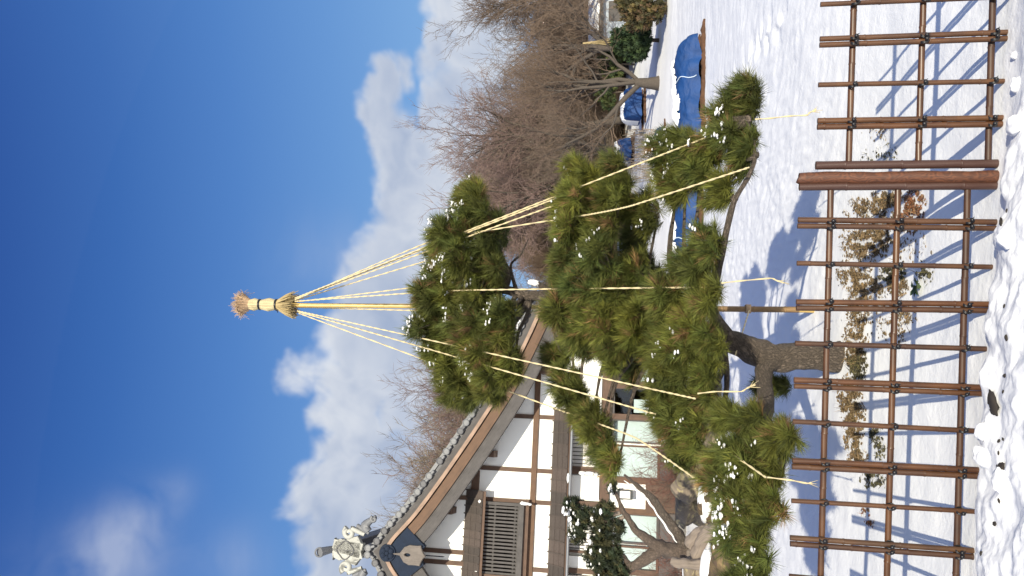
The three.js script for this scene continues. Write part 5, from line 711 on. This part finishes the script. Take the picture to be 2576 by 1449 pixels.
{
  // old gnarled evergreen between the pine and the house
  const s = 11.4, g0 = at(1850, 1392, s); g0.y = ground(g0.x, g0.z) - 0.1; const o = thing('old_garden_tree', 'gnarled old garden tree with a pale forked trunk and dark green tufts under snow', 'tree', g0), P = (v, y, q = s) => at(v, y, q).sub(g0);
  const br = (nm, pts, rad, m = M.weathered, k = 26) => mesh(nm, tube(curve(pts.map(q => P(...q)), k * 2), rad, 14, true, 0.5), m, o);
  br('trunk', [[1890, 1392], [1850, 1391], [1800, 1393], [1765, 1397], [1727, 1396]], [0.22, 0.17, 0.135, 0.13, 0.12]);
  const bk = new THREE.MeshStandardMaterial({ color: rgb(0.14, 0.105, 0.083), map: T.bark, roughness: 0.95, bumpMap: T.bark, bumpScale: 0.01 });
  br('limb', [[1735, 1396], [1685, 1384], [1656, 1374], [1625, 1353], [1599, 1335], [1583, 1307], [1568, 1287], [1549, 1240], [1540, 1222]], [0.12, 0.10, 0.09, 0.065, 0.055, 0.045, 0.035, 0.022, 0.014], bk);
  br('limb', [[1660, 1378], [1634, 1400], [1612, 1414], [1588, 1428], [1560, 1440], [1530, 1462]], [0.09, 0.08, 0.075, 0.065, 0.045, 0.03], bk);
  br('limb', [[1586, 1428], [1572, 1405], [1552, 1385]], [0.05, 0.04, 0.025], bk);
  br('limb', [[1727, 1385], [1716, 1360], [1695, 1328], [1663, 1283], [1639, 1251], [1604, 1223], [1570, 1194]], [0.09, 0.075, 0.06, 0.055, 0.045, 0.03, 0.014], M.bark);
  { const c = curve([[1712, 1362], [1690, 1330], [1659, 1285], [1637, 1254], [1604, 1226], [1580, 1206]].map(q => P(...q)), 30); mesh('snow', tube(c.map((p, i) => p.clone().add(V(-0.02, 0.05 + 0.008 * Math.sin(i * 1.3), 0.0))), [0.006, 0.016, 0.012, 0.02, 0.012, 0.004], 7, true, 0.4), M.snowCap, o); }
  br('limb', [[1740, 1372, 11.2], [1752, 1345, 11.1], [1766, 1330, 11.0]], [0.10, 0.075, 0.05]); br('root', [[1760, 1400, 11.1], [1768, 1360, 11.0], [1790, 1335, 10.9], [1812, 1322, 10.8]], [0.12, 0.10, 0.075, 0.05]); br('root', [[1690, 1412, 11.0], [1712, 1418, 10.95], [1760, 1420, 10.9], [1800, 1412, 10.9]], [0.05, 0.07, 0.075, 0.06]);
  br('limb', [[1560, 1290], [1520, 1300], [1480, 1295], [1450, 1285]], [0.035, 0.03, 0.022, 0.012], M.weathered); br('limb', [[1570, 1300], [1545, 1310], [1500, 1330]], [0.03, 0.024, 0.012], M.weathered);
  const gr = [[0.022, 0.036, 0.014], [0.03, 0.04, 0.014], [0.055, 0.052, 0.018], [0.018, 0.026, 0.013]];
  for (const [v, y, a, b, sn] of [[1440, 1275, 26, 24, 5], [1462, 1300, 30, 28, 6], [1455, 1340, 28, 26, 3], [1500, 1305, 26, 30, 2], [1528, 1280, 22, 22, 1], [1515, 1345, 36, 34, 2], [1550, 1330, 26, 28, 1], [1540, 1395, 38, 36, 1], [1500, 1400, 36, 36, 2], [1560, 1440, 34, 32, 1], [1520, 1455, 34, 34, 1], [1542, 1228, 10, 12, 2]]) { const c = P(v, y), m = 1 / pxm(v, y, s), pd = leafPad(o, c, b * m * 0.88, a * m * 0.72, 0.18, Math.round(a * b * 0.085) + 10, gr, 'leaf_pad', 0.95); if (sn) { const l = []; for (let i = 0; i < sn * 3; i++) { const f = rr(-0.7, 0.7); l.push(moved(lump(rr(0.01, 0.03), 2, 0.5, [1.5, 0.8, 1], 2), f * b * m, a * m * rr(0.1, 0.95) * Math.sqrt(1 - f * f), rr(0.0, 0.2))); } const k = mesh('snow', l, M.snowCap, pd); k.userData.kind = 'stuff'; } }
  // small round pine with its own straw tip
  const p = at(1648, 102, 29); p.y = ground(p.x, p.z); const rp = thing('round_pine', 'small dark round garden pine with a pale straw tip, beside the bare trees', 'tree', p); mesh('trunk', tube([V(0, -0.1, 0), V(0.03, 0.5, 0), V(0, 1.2, 0)], [0.08, 0.06, 0.03], 8), M.bark, rp);
  const pg = [[0.03, 0.06, 0.02], [0.045, 0.075, 0.022], [0.02, 0.04, 0.016]]; for (const [x, y, z, a, b] of [[0, 0.95, 0, 0.6, 0.55], [-0.3, 0.8, 0.1, 0.45, 0.4], [0.35, 0.75, 0.1, 0.45, 0.42], [0.05, 1.35, 0, 0.42, 0.35], [0, 0.55, 0.15, 0.6, 0.25]]) leafPad(rp, V(x, y, z), a, b, 0.45, 230, pg, 'needle_pad', 2.0);
  mesh('straw_tip', [0, 1, 2, 3, 4, 5, 6, 7, 8, 9].map(i => tube([V(0, 2.75, 0), V(0.04 * Math.cos(i), 2.35, 0.04 * Math.sin(i)), V(0.16 * Math.cos(i * 0.63), 1.6, 0.16 * Math.sin(i * 0.63))], [0.03, 0.028, 0.014], 4)), M.straw, rp);
  for (const [v, yy, s, r, l] of [[1520, 235, 37, 0.55, 'small dark evergreen shrub among the bare trees behind the second tarp'], [1500, 300, 43, 0.8, 'loose evergreen shrub high in the brown wood above the dry stalks'], [1532, 165, 38, 0.7, 'yellow-green evergreen shrub between the round pine and the thick bare trunk']]) { const q = at(v, yy, s); const gy = ground(q.x, q.z), o = thing('evergreen_shrub', l, 'shrub', V(q.x, gy, q.z)), hh = Math.max(0.6, q.y - gy); mesh('stem', tube([V(0, -0.1, 0), V(0.05, hh * 0.5, 0), V(0, hh, 0)], [0.05, 0.04, 0.02], 6), M.bark, o); for (const [x, y2, k] of [[0, hh, 1], [-r * 0.7, hh - r * 0.4, 0.7], [r * 0.6, hh - r * 0.5, 0.7]]) leafPad(o, V(x, y2, 0), r * k, r * k * 0.75, r * 0.6, 90, [[0.05, 0.075, 0.02], [0.08, 0.095, 0.025], [0.03, 0.05, 0.018]], 'leaf_pad', 1.9); }
  // brown-green bush at the right edge and a low pale shed behind it
  const b0 = at(1690, 8, 27); b0.y = ground(b0.x, b0.z); const bu = thing('brown_bush', 'large brown-green bush with withered leaves at the right-hand edge', 'bush', b0); const bc = [[0.13, 0.095, 0.03], [0.085, 0.08, 0.025], [0.16, 0.10, 0.05], [0.06, 0.055, 0.025]]; for (const [x, y, a, b] of [[0, 0.6, 0.75, 0.6], [-0.35, 0.95, 0.5, 0.45], [0.5, 0.9, 0.6, 0.6], [0.2, 1.3, 0.45, 0.35]]) leafPad(bu, V(x, y, 0), a, b, 0.5, 300, bc, 'leaf_pad', 2.0); mesh('stem', tube([V(0, -0.1, 0), V(0.05, 1, 0)], [0.06, 0.03], 6), M.bark, bu);
  const h0 = at(1600, -20, 37), hw = 4.2; h0.y = ground(h0.x, h0.z); const sh = thing('pale_shed', 'low pale shed with a white roof edge half hidden at the right-hand edge', 'shed', h0, -0.2); mesh('wall', moved(box(hw, 1.9, 3), 0, 0.75, -1.5), new THREE.MeshStandardMaterial({ color: rgb(0.36, 0.40, 0.45), roughness: 0.8 }), sh); mesh('roof', [moved(box(hw + 0.6, 0.12, 2.1), 0, 1.95, -0.75, 0.3, 0, 0), moved(box(hw + 0.6, 0.12, 2.1), 0, 1.95, -2.55, -0.3, 0, 0)], M.timberGrey, sh); mesh('snow', moved(box(hw + 0.5, 0.16, 2.0, 0.06), 0, 2.09, -0.75, 0.3, 0, 0), M.snowCap, sh); mesh('door', moved(box(0.9, 1.5, 0.05), -0.8, 0.6, 0.02), M.timberGrey, sh);
  // rows of dry stalks in the snow behind the middle pads
  const st = []; for (let i = 0; i < 420; i++) { const y = rr(325, 455), v = rr(1585, 1668) + (455 - y) * 0.02, q = onSnow(v, y, 12); const h = rr(0.15, 0.5), l = rr(-0.12, 0.12); st.push(tube([q.clone().add(V(0, -0.05, 0)), q.clone().add(V(l * 0.4, h * 0.6, 0)), q.clone().add(V(l, h, rr(-0.05, 0.05)))], [0.011, 0.009, 0.005], 4, false)); } const sk = mesh('dry_stalks', st, new THREE.MeshStandardMaterial({ color: rgb(0.26, 0.21, 0.16), roughness: 0.9 })); sk.userData.kind = 'stuff'; tag(sk, 'dense dry brown stalks standing in the snow behind the right-hand pads', 'dry stalks');
}
// ------------------------------------------------------------------ garden rocks before the house
{
  const rock = (label, v, y, s, r, sq, m, cap) => { const p = at(v, y, s), o = thing('garden_rock', label, 'rock', V(p.x, ground(p.x, p.z), p.z)), sd = R() * 50, py = p.y - o.position.y; const g = lump(r, 4, 0.34, sq, 1.3, sd); mesh('stone', moved(g, 0, py, 0), m, o); mesh('base', moved(lump(r * 0.9, 3, 0.2, [sq[0], Math.max(0.3, py / r * 0.9), sq[2]], 1.2), 0, py * 0.3, -0.05), m, o); if (cap) { const c = lump(r * 0.86, 3, 0.22, [sq[0] * 1.02, sq[1] * 0.5, sq[2]], 1.6); mesh('snow', moved(c, 0, py + r * sq[1] * 0.66 * cap, -0.03), M.snowCap, o); } };
  rock('tan upright rock under the windows, left of the lantern panel', 1725, 1225, 14.5, 0.3, [0.9, 0.75, 0.7], M.stone, 0);
  rock('tan broad rock at the foot of the house, right of the fallen dark limb', 1722, 1275, 14.8, 0.28, [1.4, 0.6, 0.7], M.stone, 0);
  rock('large brown-grey rock with snow on its shoulder beside the lower left pads', 1806, 1262, 11.6, 0.3, [1.25, 0.9, 0.8], M.stoneDark, 0.9);
  rock('flat grey stone ledge at the right of the large brown-grey rock', 1800, 1190, 12.2, 0.26, [1.5, 0.5, 0.8], M.stoneDark, 1.0);
  rock('dark rock close behind the forked trunk root', 1830, 1310, 11.4, 0.26, [1.0, 0.8, 0.7], M.stoneDark, 0.9);
  rock('dark brown rock left of the pale trunk foot', 1815, 1445, 10.8, 0.34, [1.2, 0.75, 0.8], M.stoneDark, 1.0);
  rock('pale weathered rock between the two roots', 1775, 1362, 11.5, 0.2, [0.9, 0.7, 0.6], M.stone, 0);
  rock('pale kerb stone seen through the left pads, nearest the trunk', 1772, 1010, 13.5, 0.28, [1.9, 0.42, 0.7], M.stone, 1.0);
  rock('pale kerb stone seen through the left pads, next to the house', 1776, 1075, 13.5, 0.26, [1.7, 0.42, 0.7], M.stone, 1.0);
  rock('low tan stone under the pale window sill', 1735, 1420, 14.6, 0.26, [1.8, 0.5, 0.7], M.stone, 0.8);
  rock('tan stone below the veranda beside the reddish shrub', 1730, 1150, 15, 0.26, [1.4, 0.6, 0.7], M.stone, 0.7);
}

// like things carry one group
for (const [name, group] of [['straw_rope', 'straw ropes holding up the pine branches'], ['rope_end', 'loose rope ends hanging under the pine'], ['cane_fence_panel', 'panels of the cane fence'], ['tarp_heap', 'blue tarpaulin heaps in the snow'], ['garden_rock', 'garden rocks before the house'], ['bare_tree', 'single bare trees before the wood'], ['bare_shrub', 'leafless shrubs at the house'], ['evergreen_shrub', 'evergreen shrubs in the wood'], ['snow_lump', 'snow lumps on the trampled bank'], ['leaf_scrap', 'dark leaf scraps on the snow bank']]) for (const o of scene.children) if (o.name.replace(/_\d{3}$/, '') === name && o.userData.label) o.userData.group = group;

renderer.render(scene, camera);
